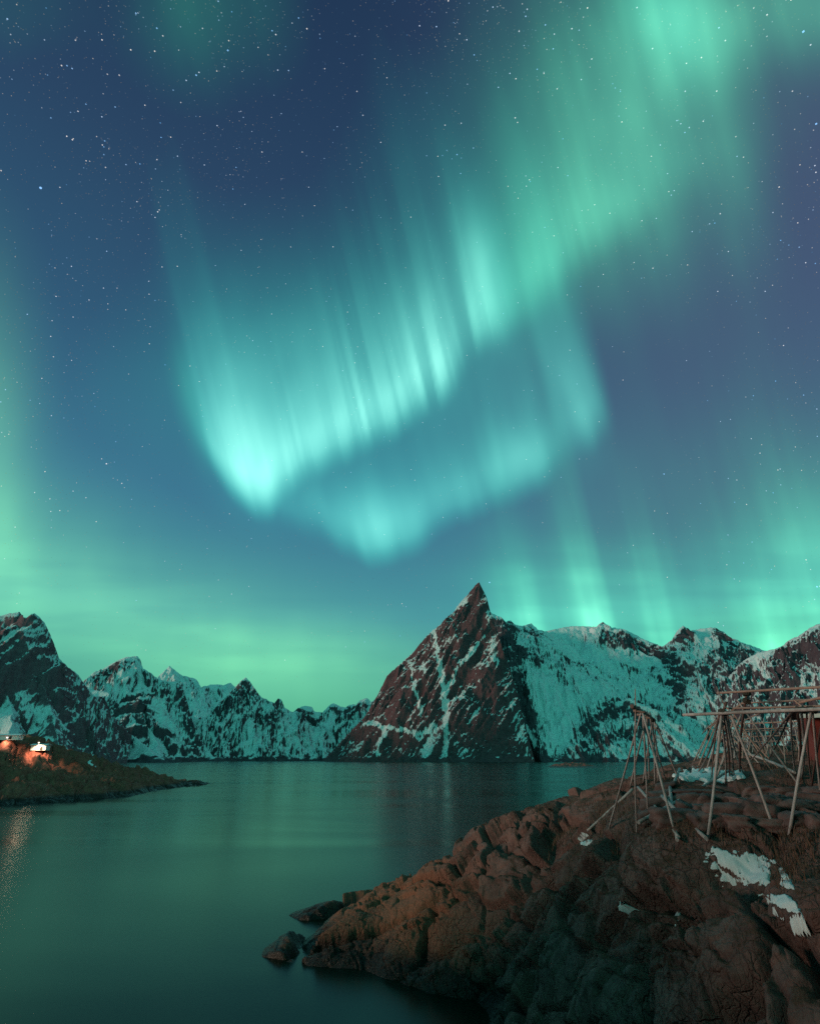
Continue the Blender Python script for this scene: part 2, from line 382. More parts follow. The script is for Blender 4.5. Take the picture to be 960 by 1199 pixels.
def polyline_d(X, Y, pts):
    d = np.full(X.shape, 1e9)
    for (x0, y0), (x1, y1) in zip(pts[:-1], pts[1:]):
        dx, dy = x1 - x0, y1 - y0
        t = np.clip(((X - x0) * dx + (Y - y0) * dy) / (dx * dx + dy * dy + 1e-9), 0, 1)
        d = np.minimum(d, np.hypot(X - x0 - t * dx, Y - y0 - t * dy))
    return d

def mountain(name, label, x0, x1, r0, r1, nc, nr, ridges, mat, seed, hints=(), rough=1.0, base=.52, gul=1.0, rz=(.5, .8), fine=16.0, crest=None, yield_=None, thin=1.0, dark=.72):
    """height field in polar form: columns of bearing, rows of distance.
    ridges: (list of (px, py, distance), slope towards the viewer/away, gully depth)"""
    az = np.linspace(az_of(x0), az_of(x1), nc); rr = np.linspace(0, 1, nr) ** 1.15 * (r1 - r0) + r0
    A, RR = np.meshgrid(az, rr); X = np.sin(A) * RR; Y = np.cos(A) * RR
    wx = X + 9 * rough * fbm(X / 90, Y / 90, 4, seed); wy = Y + 22 * rough * fbm(X / 170 + 50, Y / 170, 4, seed + 1)
    H = np.full(X.shape, -60.0); Sa = np.zeros(X.shape); Dd = np.zeros(X.shape); Zr = np.ones(X.shape)
    for k, (pts, slope, curve) in enumerate(ridges):
        P = at(np.array([p[0] for p in pts], float), np.array([p[1] for p in pts], float), np.array([p[2] for p in pts], float))
        L = 0.0
        for a, b in zip(P[:-1], P[1:]):
            dx, dy = b[0] - a[0], b[1] - a[1]; ll = math.hypot(dx, dy) + 1e-9
            tt = ((wx - a[0]) * dx + (wy - a[1]) * dy) / (ll * ll); tc = np.clip(tt, 0, 1)
            d = np.hypot(wx - a[0] - tc * dx, wy - a[1] - tc * dy)
            # concave flanks: steep under the crest, easing towards the foot
            h = a[2] + (b[2] - a[2]) * tc - slope * (d - curve * (d - 90 * (1 - np.exp(-d / 90))))
            w = h > H
            H = np.where(w, h, H); Dd = np.where(w, d, Dd); Sa = np.where(w, L + tt * ll + k * 913, Sa); Zr = np.where(w, a[2] + (b[2] - a[2]) * tc, Zr)
            L += ll
    g = ridged(Sa / 62, Dd / 420 + seed, 4, seed + 3, .55)
    amp = np.minimum(Dd / 110, 1) * 22 * gul
    H = H + (g - .55) * amp
    m = .22 + .78 * np.minimum(Dd / 60, 1)
    H = H + rough * m * (11 * ridged(X / 120, Y / 120, 5, seed + 5, .55) - 7 + 4.5 * fbm(X / 22, Y / 22, 4, seed + 9, .6))
    H = np.where(H < 14, 14 - (14 - H) * .55, H)
    if yield_ is not None:                                 # rises from behind the nearer mountain's rib instead of cutting through it
        yx, yy, yr = [np.array([p[i] for p in yield_], float) for i in range(3)]
        zr = at(yx, yy, yr)[:, 2]
        for _ in range(2):
            qx, _q = proj(np.stack([X, Y, np.maximum(H, 0)], -1))
            r_ = np.interp(qx, yx, yr); lim = np.interp(qx, yx, zr) + (3 + 9 * fbm(X / 45, Y / 45, 4, seed + 70)) * sstep(1585, 1680, r_) + .85 * (RR - r_)
            lim = np.where(RR < r_, np.interp(qx, yx, zr) - (3 - 2.3 * sstep(622, 665, qx)) * (r_ - RR), lim) + 900 * sstep(606, 700, qx)
            H = np.where((qx < yx[-1]) & (H > lim), lim, H)
    # the crest line is the surveyed one: nothing behind or before it stands higher
    crest = crest or sorted((p[0], p[1]) for p in ridges[0][0])
    cx = np.array([p[0] for p in crest]); cy = np.array([p[1] for p in crest])
    for _ in range(2):
        qx, qy = proj(np.stack([X, Y, H], -1))
        lim = np.interp(qx, cx, cy) + .9 * fbm(qx / 5, qx * 0 + seed, 3, seed + 60)
        d_ = ray(qx, lim); Zm = EYE + RR * d_[..., 2] / np.hypot(d_[..., 0], d_[..., 1])
        H = np.where(H > Zm, Zm - .15 * (H - Zm), H)
    P = np.stack([X, Y, H], -1)
    du = P[:, 2:] - P[:, :-2]; du = np.concatenate([du[:, :1], du, du[:, -1:]], 1)
    dv = P[2:] - P[:-2]; dv = np.concatenate([dv[:1], dv, dv[-1:]], 0)
    N = np.cross(du, dv); N /= np.linalg.norm(N, axis=-1)[..., None] + 1e-9; nz = np.abs(N[..., 2])
    px, py = proj(P)
    snow = base + 1.6 * (nz - rz[0]) / (rz[1] - rz[0]) * .5 - .4
    snow = np.clip(snow, -.1, 1.1) + .10 * fbm(X / 60, Y / 60, 3, seed + 12) + .11 * (fbm(Sa / fine, Dd / (fine * 9), 3, seed + 22))
    jx = px + 3.4 * fbm(px / 6, py / 6, 4, seed + 30, .6); jy = py + 3.4 * fbm(px / 6 + 40, py / 6, 4, seed + 31, .6)
    for pts, w, a in hints:
        pts = list(pts)
        if len(pts) == 1: pts = pts * 2
        if a < 0: a = a * dark
        elif w < 4: w = w * thin; a = a * 1.35
        snow = snow + a * np.exp(-(polyline_d(jx, jy, pts) / w) ** 2)
    snow = snow - .9 * sstep(22, 3, H + 9 * fbm(X / 30, Y / 30, 3, seed + 77))                              # bare wave-washed foot
    Q = grid_quads(nr, nc); z = H.ravel(); Q = Q[(z[Q].max(1) > -4)]
    o = mesh_np(name, P, Q, mat, {'snow': snow})
    tag(o, label, 'mountain', None, 'structure')
    return o

# the sharp pyramid in the middle
mountain('mountain', 'sharp dark pyramid peak streaked with snow in the middle of the far shore', 340, 700, 1330, 2350, 620, 330, [
    ([(383, 886, 1800), (398, 870, 1810), (428, 838, 1830), (443, 812, 1840), (453, 791, 1850), (482, 765, 1865), (502, 742, 1875), (507, 737, 1880), (511, 734, 1880), (526, 720, 1890), (543, 701, 1900), (555, 687, 1900), (560.8, 681.5, 1900)], 1.75, .25),
    ([(560.8, 681.5, 1900), (566, 690, 1890), (570, 699, 1880), (575, 717, 1860), (584, 745, 1820), (596, 790, 1750), (607, 835, 1680), (617, 870, 1620), (622, 889, 1580)], 1.35, .15),
    ([(556, 690, 1880), (549, 715, 1830), (543, 745, 1790), (548, 790, 1700), (556, 830, 1630), (560, 870, 1570), (563, 892, 1520)], 1.6, .2),
    ([(504, 741, 1870), (502, 770, 1800), (500, 810, 1720), (496, 850, 1640), (492, 892, 1560)], 1.7, .2),
    ([(470, 777, 1850), (458, 815, 1780), (447, 850, 1700), (440, 892, 1620)], 1.6, .2),
    ([(526, 721, 1885), (527, 760, 1810), (532, 800, 1730), (534, 850, 1630), (535, 892, 1560)], 1.7, .2),
    ], ROCK_RED, 3, [
    ([(508, 739), (517, 788), (520, 812), (523, 835), (521.5, 864), (522, 884)], 2.6, 1.0), ([(516, 780), (520, 815), (522, 850)], 5, .35),
    ([(567, 744), (550, 766), (537, 780), (528, 798), (520, 812)], 3.2, .75), ([(482, 777), (485, 806), (491, 825), (494, 838)], 2.2, .8),
    ([(426, 850), (434, 846), (450, 852), (476, 855), (490, 862), (508, 849)], 3.4, .85), ([(428, 848), (446, 838)], 2.0, .7), ([(450, 857), (441, 876), (444, 886)], 2.4, .8),
    ([(506, 850), (503, 870), (500, 886)], 4.5, .6), ([(578, 752), (580, 776)], 6, .6), ([(571, 715), (573, 735)], 3.5, .5), ([(530, 716), (545, 703)], 3.5, .5), ([(520, 752), (532, 747)], 5, .55),
    ([(497, 780), (500, 800)], 5, .4), ([(470, 880), (560, 884)], 7, .35), ([(478, 840), (484, 848)], 4, .4), ([(384, 885), (410, 866), (432, 842)], 9, -.6), ([(402, 876), (415, 868)], 2.2, .7), ([(560, 832), (545, 850)], 3, .35), ([(560, 795), (540, 815)], 3, .35), ([(590, 800), (606, 850), (622, 886)], 5, .45),
    ([(430, 868), (478, 872)], 6, -.3), ([(570, 800), (575, 870)], 16, -.45), ([(545, 735), (556, 712)], 9, -.35), ([(445, 830), (470, 800)], 12, -.3), ([(540, 850), (600, 870)], 10, -.3),
    ], rough=.8, base=-.05, gul=.9, rz=(.3, .62), fine=5.0, thin=.8, crest=[(340, 960), (375, 892), (383, 886), (398, 870), (428, 838), (443, 812), (453, 791), (482, 765), (502, 742), (507, 737), (511, 734), (526, 720), (543, 701), (555, 687), (560.8, 681.3), (565, 690), (569.5, 699), (574, 717), (581, 735), (588, 758), (597, 785), (605, 812), (612, 840), (619, 866), (626, 892), (640, 950)])

# broad snowy ridge behind and right of it
mountain('mountain', 'broad snow covered ridge with black cliffs to the right of the pyramid peak', 560, 1010, 930, 3000, 820, 360, [
    ([(548, 720, 2250), (575, 716, 2250), (586, 722, 2260), (592, 728, 2270), (597, 725, 2280), (602, 731, 2300), (612, 733, 2380), (622, 729.5, 2480), (629, 737, 2500), (640, 739, 2550), (655, 735, 2600), (668, 733, 2620), (690, 733, 2620), (697, 734, 2600), (706, 727, 2600), (715, 734, 2600), (728, 736, 2580), (742, 742, 2550), (752, 748, 2520), (775, 757, 2500),
      (785, 750, 2500), (793, 738, 2500), (801, 731, 2500), (808, 738, 2520), (818, 736, 2600), (836, 734, 2620), (846, 738, 2620), (852, 745, 2600), (868, 752, 2600), (885, 758, 2600), (900, 764, 2600), (930, 770, 2600)], .88, .20),
    ([(740, 742, 2550), (745, 760, 2420), (770, 772, 2330), (800, 790, 2240)], .95, .15),
    ([(622, 729.5, 2480), (632, 760, 2350), (640, 790, 2200)], .9, .15), ([(586, 722, 2260), (606, 765, 2150), (622, 815, 2000), (640, 870, 1800)], .95, .12),
    ([(680, 866, 1760), (705, 835, 1830), (722, 822, 1880), (738, 818, 1900), (755, 828, 1900), (775, 850, 1850), (792, 872, 1800)], .85, .3),
    ([(722, 822, 1880), (725, 850, 1780), (722, 890, 1650)], .7, .2),
    ([(801, 731, 2500), (812, 770, 2380), (835, 800, 2250), (860, 825, 2120), (880, 850, 2000)], .95, .15),
    ([(848, 742, 2600), (862, 770, 2450), (880, 800, 2300)], .9, .2),
    ], ROCK_FAR, 8, [
    ([(712, 746), (745, 755), (775, 766), (788, 772)], 9, -.55), ([(690, 795), (725, 790)], 5, -.35), ([(655, 790), (665, 800)], 5, -.35), ([(686, 850), (715, 828), (742, 832), (758, 850)], 11, -.5), ([(700, 868), (735, 862)], 10, -.45), ([(655, 772), (680, 778), (700, 776)], 4, -.4), ([(725, 778), (745, 786), (765, 784)], 4, -.4), ([(775, 800), (800, 806)], 4, -.35), ([(815, 780), (835, 800), (850, 818)], 6, -.35), ([(832, 775), (862, 800)], 9, -.45),
    ([(795, 800), (800, 830)], 12, -.4), ([(865, 765), (880, 790)], 12, -.6), ([(796, 745), (805, 740)], 7, -.7), ([(838, 740), (850, 746)], 6, -.6), ([(835, 760), (850, 768)], 5, -.5), ([(592, 738), (603, 755), (612, 766)], 5, -.5), ([(608, 762), (632, 772)], 5, -.5), ([(598, 728), (603, 738)], 5, -.6), ([(612, 770), (645, 870)], 6, .35), ([(582, 730), (602, 788), (618, 845)], 7, -.5), ([(604, 765), (618, 810), (632, 882)], 8, -.25), ([(640, 800), (665, 840), (650, 870)], 14, .4), ([(700, 800), (760, 800)], 16, .25), ([(680, 770), (720, 775)], 12, .25),
    ([(705, 730)], 5, -.5), ([(620, 733), (628, 742)], 6, -.5), ([(655, 760), (760, 775)], 14, .35), ([(640, 810), (700, 810)], 18, .3), ([(820, 745), (830, 755)], 8, .4), ([(650, 740), (690, 740)], 8, .35), ([(800, 820), (850, 870)], 16, .1), ([(640, 870), (700, 884)], 14, -.2),
    ], rough=1.0, base=.64, gul=.7, dark=1.15, rz=(.38, .74), yield_=[(540, 710, 1960), (575, 717, 1880), (581, 735, 1850), (588, 758, 1815), (597, 785, 1770), (605, 812, 1725), (612, 840, 1680), (619, 866, 1630), (626, 890, 1590), (660, 893, 1430), (730, 896, 1250), (850, 898, 1000)])

# dark peak at the right edge
mountain('mountain', 'dark craggy mountain shoulder rising at the right edge of the far shore', 850, 1180, 1200, 2600, 420, 240, [
    ([(868, 775, 2150), (885, 764, 2150), (900, 760, 2150), (912, 758, 2150), (922, 750, 2150), (935, 744, 2140), (945, 737, 2140), (955, 731, 2130), (966, 729, 2130), (985, 716, 2120), (1010, 706, 2120), (1050, 730, 2120), (1100, 770, 2100), (1160, 850, 2050)], .95, .25),
    ([(945, 737, 2140), (940, 775, 2000), (930, 820, 1850), (920, 870, 1700)], .9, .2), ([(1000, 710, 2120), (990, 780, 1900), (985, 880, 1600)], .9, .2),
    ], ROCK_FAR, 15, [([(915, 790), (930, 775), (955, 760)], 16, -.45), ([(885, 775), (900, 790)], 7, .4), ([(940, 800), (955, 810)], 8, .3)], base=.42, rz=(.42, .8))

# left group, near to far
mountain('mountain', 'massive rocky mountain with twin summits at the left edge above the lamp', -230, 150, 1020, 2000, 560, 260, [
    ([(-110, 884, 1400), (-70, 850, 1400), (-45, 790, 1400), (-20, 738, 1400), (0, 720, 1400), (14, 718, 1400), (26.5, 716, 1400), (28.5, 723, 1395), (33, 722, 1380), (42, 717, 1370), (49, 723, 1370), (57, 737, 1370), (65, 757, 1370), (70, 771, 1380), (79, 780, 1420), (92, 790, 1480), (110, 815, 1560)], 1.5, .32),
    ([(42, 717, 1370), (38, 760, 1320), (50, 800, 1260), (60, 830, 1200), (70, 868, 1120), (76, 892, 1060)], 1.2, .2),
    ([(0, 722, 1400), (5, 770, 1320), (12, 820, 1220), (20, 870, 1100)], 1.2, .2),
    ], ROCK_PURPLE, 21, [
    ([(50, 795), (60, 805)], 11, -.3), ([(15, 735), (25, 725)], 6, -.35), ([(2, 750), (16, 742)], 3, .5), ([(30, 815), (40, 840)], 8, .4), ([(8, 840), (12, 860)], 10, .35), ([(50, 865), (62, 850), (66, 870)], 6, -.3), ([(35, 765), (45, 768)], 3, .35), ([(25, 760), (45, 740)], 10, .15),
    ], rough=.9, base=.18, rz=(.3, .66), fine=7.0)
mountain('mountain', 'low rocky spur with a dark cut face right of the twin summits', 20, 260, 1150, 2300, 460, 240, [
    ([(56, 815, 1750), (66, 803, 1760), (75, 793, 1770), (88, 797, 1760), (100, 802, 1740), (112, 808, 1720), (122, 809, 1700), (128, 811, 1690), (131, 822, 1670), (136, 842, 1630), (148, 855, 1580), (165, 868, 1500), (188, 886, 1400)], 1.0, .3),
    ([(128, 811, 1690), (116, 840, 1600), (98, 862, 1480), (86, 890, 1330)], .95, .2),
    ([(88, 797, 1760), (78, 830, 1650), (80, 860, 1500)], .9, .2),
    ], ROCK_FAR, 27, [
    ([(105, 845), (122, 828), (130, 845)], 11, -.55), ([(95, 806), (110, 810)], 6, -.35), ([(122, 830), (112, 845)], 2, .6), ([(66, 825), (84, 850), (95, 868)], 9, .4), ([(60, 800), (76, 800)], 6, -.2), ([(135, 872), (150, 866)], 9, -.45), ([(100, 880), (160, 886)], 6, .3), ([(80, 830), (100, 815)], 5, .3),
    ], base=.56, rz=(.36, .75))
mountain('mountain', 'jagged half snowy mountain with a slanting rock crown left of the pale summit', 60, 330, 1700, 3200, 520, 240, [
    ([(88, 806, 2350), (100, 796, 2350), (106, 791, 2350), (112, 786, 2350), (125, 778, 2350), (140, 772, 2350), (150, 769, 2350), (161, 768, 2350), (165, 773, 2340), (168, 782, 2330), (178, 789, 2320), (186, 795, 2310), (198, 798, 2300), (209, 798, 2280), (214, 803, 2270), (219, 820, 2230), (226, 845, 2150), (238, 870, 2020), (250, 886, 1900)], .95, .3),
    ([(161, 768, 2350), (165, 800, 2200), (170, 830, 2080), (178, 860, 1950), (190, 888, 1800)], .8, .2),
    ([(209, 798, 2280), (200, 830, 2150), (205, 860, 2000)], .85, .2),
    ], ROCK_FAR, 33, [
    ([(115, 792), (140, 780), (158, 771)], 6, -.6), ([(145, 790), (162, 780)], 6, .5), ([(140, 830), (165, 825), (172, 845)], 11, -.55), ([(210, 805), (218, 830), (224, 845)], 7, -.5), ([(185, 830), (200, 850), (215, 870)], 9, .45), ([(130, 805), (150, 812)], 7, .4), ([(205, 860), (228, 875)], 7, -.5), ([(168, 860), (195, 878)], 6, -.1),
    ], base=.62, rz=(.4, .78))
mountain('mountain', 'pale distant snow summit behind the jagged mountain', 140, 360, 2700, 4000, 320, 150, [
    ([(165, 806, 3400), (178, 801, 3400), (190, 788, 3400), (199, 779.5, 3400), (207, 786, 3400), (214, 791, 3400), (224, 793, 3400), (231, 796, 3400), (236, 805, 3400), (240, 803, 3400), (252, 801, 3400), (262, 802, 3400), (270, 799, 3400), (275, 804, 3400), (290, 815, 3400), (320, 840, 3400)], .8, .3),
    ([(231, 796, 3400), (238, 840, 3100)], .8, .2),
    ], ROCK_FAR, 39, [([(225, 805), (235, 815)], 5, -.3)], base=.80, rz=(.4, .75))
mountain('mountain', 'dark pointed horn with a snow bowl between the pale summit and the pyramid', 190, 480, 1750, 3300, 600, 250, [
    ([(240, 842, 2500), (248, 834, 2500), (258, 822, 2500), (270, 811, 2500), (280, 800, 2500), (287.5, 792.5, 2500), (292, 797, 2500), (297, 804, 2500), (306, 816, 2500), (316, 821, 2500), (322, 823, 2500), (326, 817, 2490), (330, 820, 2490), (334, 829, 2490), (343, 834, 2540), (349, 829, 2560), (357, 826, 2560), (366, 828, 2560), (368, 833, 2560), (378, 834, 2580), (384, 827, 2580), (391, 823, 2580), (398, 827, 2580),
      (404, 828, 2580), (411, 824, 2580), (417, 825, 2570), (422, 819, 2560), (430, 817, 2560), (434, 822, 2560), (440, 818, 2560), (450, 824, 2560), (470, 850, 2560)], .8, .28),
    ([(287.5, 792.5, 2500), (276, 830, 2330), (262, 862, 2150), (252, 888, 1980)], .85, .2), ([(326, 817, 2490), (318, 850, 2300), (310, 888, 2020)], .8, .2), ([(391, 823, 2580), (385, 855, 2380), (375, 888, 2100)], .65, .2),
    ], ROCK_FAR, 45, [
    ([(252, 835), (270, 820), (286, 800)], 8, -.6), ([(290, 815), (300, 822)], 8, -.4), ([(285, 836), (320, 842)], 5, -.5), ([(326, 822), (322, 850), (314, 880)], 5, -.55), ([(352, 832), (364, 833)], 5, -.6), ([(388, 830), (400, 834), (414, 832), (428, 826)], 5, -.7), ([(290, 858), (300, 870)], 9, .45), ([(300, 828), (318, 826)], 5, .3), ([(262, 855), (268, 870)], 7, -.4), ([(340, 850), (370, 870)], 14, .2), ([(236, 868), (250, 884)], 5, -.4)],
    base=.66, rz=(.4, .78))

# ------------------------------------------------------------------ water
def water():
    rr = np.concatenate([[0], np.geomspace(4, 60000, 90)]); aa = np.linspace(0, 2 * np.pi, 121)
    A, RR = np.meshgrid(aa, rr); P = np.stack([np.sin(A) * RR, np.cos(A) * RR, np.zeros_like(A)], -1)
    m, t, b = material('sea water')
    pos = t.node('ShaderNodeNewGeometry').outputs['Position']
    b.inputs['Base Color'].default_value = (.001, .012, .008, 1); b.inputs['IOR'].default_value = 1.22
    sc = t.node('ShaderNodeMapping'); sc.inputs['Scale'].default_value = (.35, 1.0, 1.0); t.l.new(pos, sc.inputs['Vector'])
    big = t.noise(vec=sc.outputs[0], scale=.035, detail=3, rough=.55, dist=.6); mid = t.noise(vec=sc.outputs[0], scale=.35, detail=3)
    t.put(b.inputs['Roughness'], t.smooth(big, .3, .7, .16, .25))
    bp = t.node('ShaderNodeBump'); bp.inputs['Strength'].default_value = .06; bp.inputs['Distance'].default_value = .5
    b.inputs['Specular IOR Level'].default_value = .25; b.inputs['Specular Tint'].default_value = (.5, 1, .78, 1)
    t.put(bp.inputs['Height'], big * 3.0); t.l.new(bp.outputs[0], b.inputs['Normal'])
    o = mesh_np('water', P, grid_quads(*A.shape)[:, ::-1], m); tag(o, 'still dark green fjord water smoothed by long exposure', 'water', None, 'structure')
water()
# ------------------------------------------------------------------ near terrain from surveyed points
class Terrain:
    """thin plate spline through (x, y, z) points plus broken rock relief"""
    def __init__(s, pts, relief, reg=.02):
        P = np.array(pts, float); s.c = P[:, :2].mean(0); s.k = P[:, :2].std()
        q = (P[:, :2] - s.c) / s.k; n = len(q); s.q = q
        d2 = ((q[:, None] - q[None]) ** 2).sum(-1)
        A = np.zeros((n + 3, n + 3)); A[:n, :n] = .5 * d2 * np.log(d2 + 1e-12) + reg * np.eye(n)
        A[:n, n] = 1; A[:n, n+1:] = q; A[n, :n] = 1; A[n+1:, :n] = q.T
        s.w = np.linalg.solve(A, np.concatenate([P[:, 2], np.zeros(3)])); s.relief = relief
    def base(s, x, y):
        x = (np.asarray(x, float) - s.c[0]) / s.k; y = (np.asarray(y, float) - s.c[1]) / s.k
        r = s.w[-3] + s.w[-2] * x + s.w[-1] * y
        for (a, b), w in zip(s.q, s.w[:-3]):
            d2 = (x - a) ** 2 + (y - b) ** 2
            r = r + w * .5 * d2 * np.log(d2 + 1e-12)
        return r
    def __call__(s, x, y):
        x = np.asarray(x, float); y = np.asarray(y, float)
        b = s.base(x, y); return b + s.relief(x, y, b)
    def hit(s, px, py, r0=9.0, r1=70.0, n=900):
        rr = np.linspace(r0, r1, n); P = at(np.full(n, px), np.full(n, py), rr)
        h = s(P[:, 0], P[:, 1]); i = np.argmax(h > P[:, 2])
        if not (h > P[:, 2]).any(): return P[int(n * .5)]
        j = max(i - 1, 0); a = P[j, 2] - h[j]; b = h[i] - P[i, 2]
        t = a / (a + b + 1e-9); return P[j] * (1 - t) + P[i] * t

def blocks(x, y, size, amp, seed, crack=.5, tilt=1.3, sx=1.0, sy=1.0, ang=0.0):
    c, n = math.cos(ang), math.sin(ang)
    u = (x * c + y * n) / (size * sx); v = (-x * n + y * c) / (size * sy)
    f1, f2, a, b, dx, dy = worley(u, v, seed)
    g = f2 - f1; body = sstep(0, .38, g)
    r = ((a - .5) + tilt * ((b - .5) * dx + (_frac(b * 7.31) - .5) * dy) * 2) * body + .55 * sstep(0, .6, g) - .45 * f1 ** 2
    return amp * (r - crack * np.exp(-(g / .06) ** 2))
def _frac(a): return a - np.floor(a)

def rocks3(p, size, amp, seed, stretch=(1, 1, 1), ang=(0, 0), crack=.50, tilt=1.55, bulge=.12):
    """broken rock as a field in space: every cell a tilted facet, dark joints between"""
    c, n = math.cos(ang[0]), math.sin(ang[0]); q = np.stack([p[..., 0] * c + p[..., 1] * n, -p[..., 0] * n + p[..., 1] * c, p[..., 2]], -1)
    c, n = math.cos(ang[1]), math.sin(ang[1]); q = np.stack([q[..., 0] * c + q[..., 2] * n, q[..., 1], -q[..., 0] * n + q[..., 2] * c], -1)
    f1, f2, h, o = worley3(q / (size * np.array(stretch, float)), seed)
    u = [((h * np.uint32(k)) >> np.uint32(12)).astype(np.float64) / 1048576.0 - .5 for k in (2654435761, 40503 * 65537, 2246822519, 3266489917)]
    g = f2 - f1; body = sstep(0, .07, g)
    r = (u[0] * .9 + tilt * (u[1] * o[0] + u[2] * o[1] + u[3] * o[2]) * 1.6) * body + bulge * sstep(0, .5, g)
    return amp * (r - crack * np.exp(-(g / .045) ** 2))
def fg_relief(x, y, b):
    p = np.stack([x + .16 * fbm(x / 1.3 + b, y / 1.3, 4, 3), y + .16 * fbm(x / 1.3 + 9, y / 1.3 - b, 4, 4), b + .16 * fbm(x / 1.3, b / 1.1 + y, 4, 5)], -1)
    low = sstep(6.4, 5.2, b); left = sstep(6.5, 1.0, x + .12 * (y - 24))       # sea-worn flank; long whalebacks towards the point
    big = (1 - left) * rocks3(p, 3.0, 1.0, 1, (.62, .9, 1.7), (.45, .45), .75, 1.5, .26) + left * rocks3(p, 3.0, .95, 2, (1.9, 1.0, .75), (.25, .12), .75, 1.3, .36)
    brk = sstep(-.25, .45, fbm(x / 2.6 + 5, (y + b) / 2.6, 2, 41))              # whole slabs here, shattered rock there
    z = big * (.28 + .62 * low)
    z = z + rocks3(p, 1.15, .34, 3, (.6, .9, 1.9), (.7, .5), .8, 1.5, .12) * (.3 + .7 * low) * (1 - .45 * left) * (.25 + .75 * brk)
    z = z + rocks3(p, .44, .09, 5, (.8, 1.0, 1.6), (.4, .5)) * (.4 + .6 * low) * (.2 + .8 * brk)
    z = z + rocks3(p, .19, .014, 6, (.8, 1, 1.5), (.2, .4)) + .012 * fbm(x / .5, y / .5 + b, 4, 9) + .16 * fbm(x / 3.1, y / 3.1, 2, 29)
    z = z - .14; z = np.where(z > .38, .38 + (z - .38) * .45, z)
    return z * np.clip((b + 1.0) / 2.0, .22, 1)
def pts_of(l): return [tuple(at(a, b, c)) for a, b, c in l]
FG = pts_of([
    # silhouette against the water
    (600, 968, 31), (560, 985, 32), (500, 1010, 34), (440, 1038, 36), (385, 1058, 37.5), (650, 954, 29.5), (690, 935, 28.5), (725, 919, 30), (740, 906, 34),
    # flank facing the bridge
    (560, 1040, 29), (480, 1065, 33), (640, 1010, 25), (700, 990, 21), (640, 1070, 23), (560, 1090, 27), (600, 1125, 23.8), (700, 1060, 19.5), (760, 1040, 17.6), (820, 1045, 16), (880, 1035, 15.5), (950, 1060, 14),
    (700, 1130, 18.2), (800, 1120, 15.2), (900, 1120, 13.5), (850, 1180, 13.2), (960, 1199, 12), (700, 1199, 17.6), (650, 1180, 20), (1040, 1130, 12.5),
    # the shelf with the racks
    (745, 980, 17.2), (711, 968, 19.5), (757, 954, 21.0), (788, 968, 19.4), (826, 984, 17.4), (907, 974, 17.2), (921, 975, 17.0), (860, 985, 17), (850, 1005, 16.3), (890, 1010, 16.2), (990, 980, 16.5), (770, 990, 17.2), (1050, 1000, 16),
    # the terrace above the stone wall
    (766, 917, 25), (800, 917, 24), (850, 916, 24), (900, 916, 24), (960, 918, 23.5), (797, 909, 28), (860, 903, 30), (900, 899, 33), (960, 898, 32), (1040, 910, 26), (790, 898, 40), (850, 893, 48), (940, 892, 50), (760, 896, 42)]) + [
    tuple(at_z(340, 1077, -.1)), tuple(at_z(352, 1098, -.1)), tuple(at_z(385, 1112, .25)), tuple(at_z(440, 1118, .30)), tuple(at_z(400, 1140, -.15)), tuple(at_z(470, 1166, -.2)), tuple(at_z(540, 1184, -.2)), tuple(at_z(600, 1206, -.3)),
    tuple(at_z(352, 1080, .75)), tuple(at_z(368, 1085, .95)), tuple(at_z(388, 1090, .95)), tuple(at_z(412, 1096, .95)), tuple(at_z(330, 1125, -1.2)), tuple(at_z(420, 1180, -1.2)), tuple(at_z(540, 1240, -1.5)), tuple(at_z(300, 1075, -1.2)), tuple(at_z(450, 1112, .75)), tuple(at_z(520, 1110, 1.2)), tuple(at_z(520, 1150, .35))] + [
    (-13.5, 44, -2), (-6, 45, -2.5), (-1, 44, -2.5), (4, 43, -2.5), (9, 45, -2), (13, 52, -1.5), (17, 62, -1.5), (24, 75, -1.5), (40, 80, 2), (60, 60, 6), (26, 58, 7.4), (40, 40, 7.6), (34, 22, 7.3), (24, 14, 6.6), (16, 8, 4.0), (8, 9, .8), (4, 11, -.8), (1, 14, -2), (10, 2, 1.0), (-4, 22, -2.5), (-12, 26, -2.5), (28, 2, 5.5)]
ground = Terrain(FG, fg_relief)

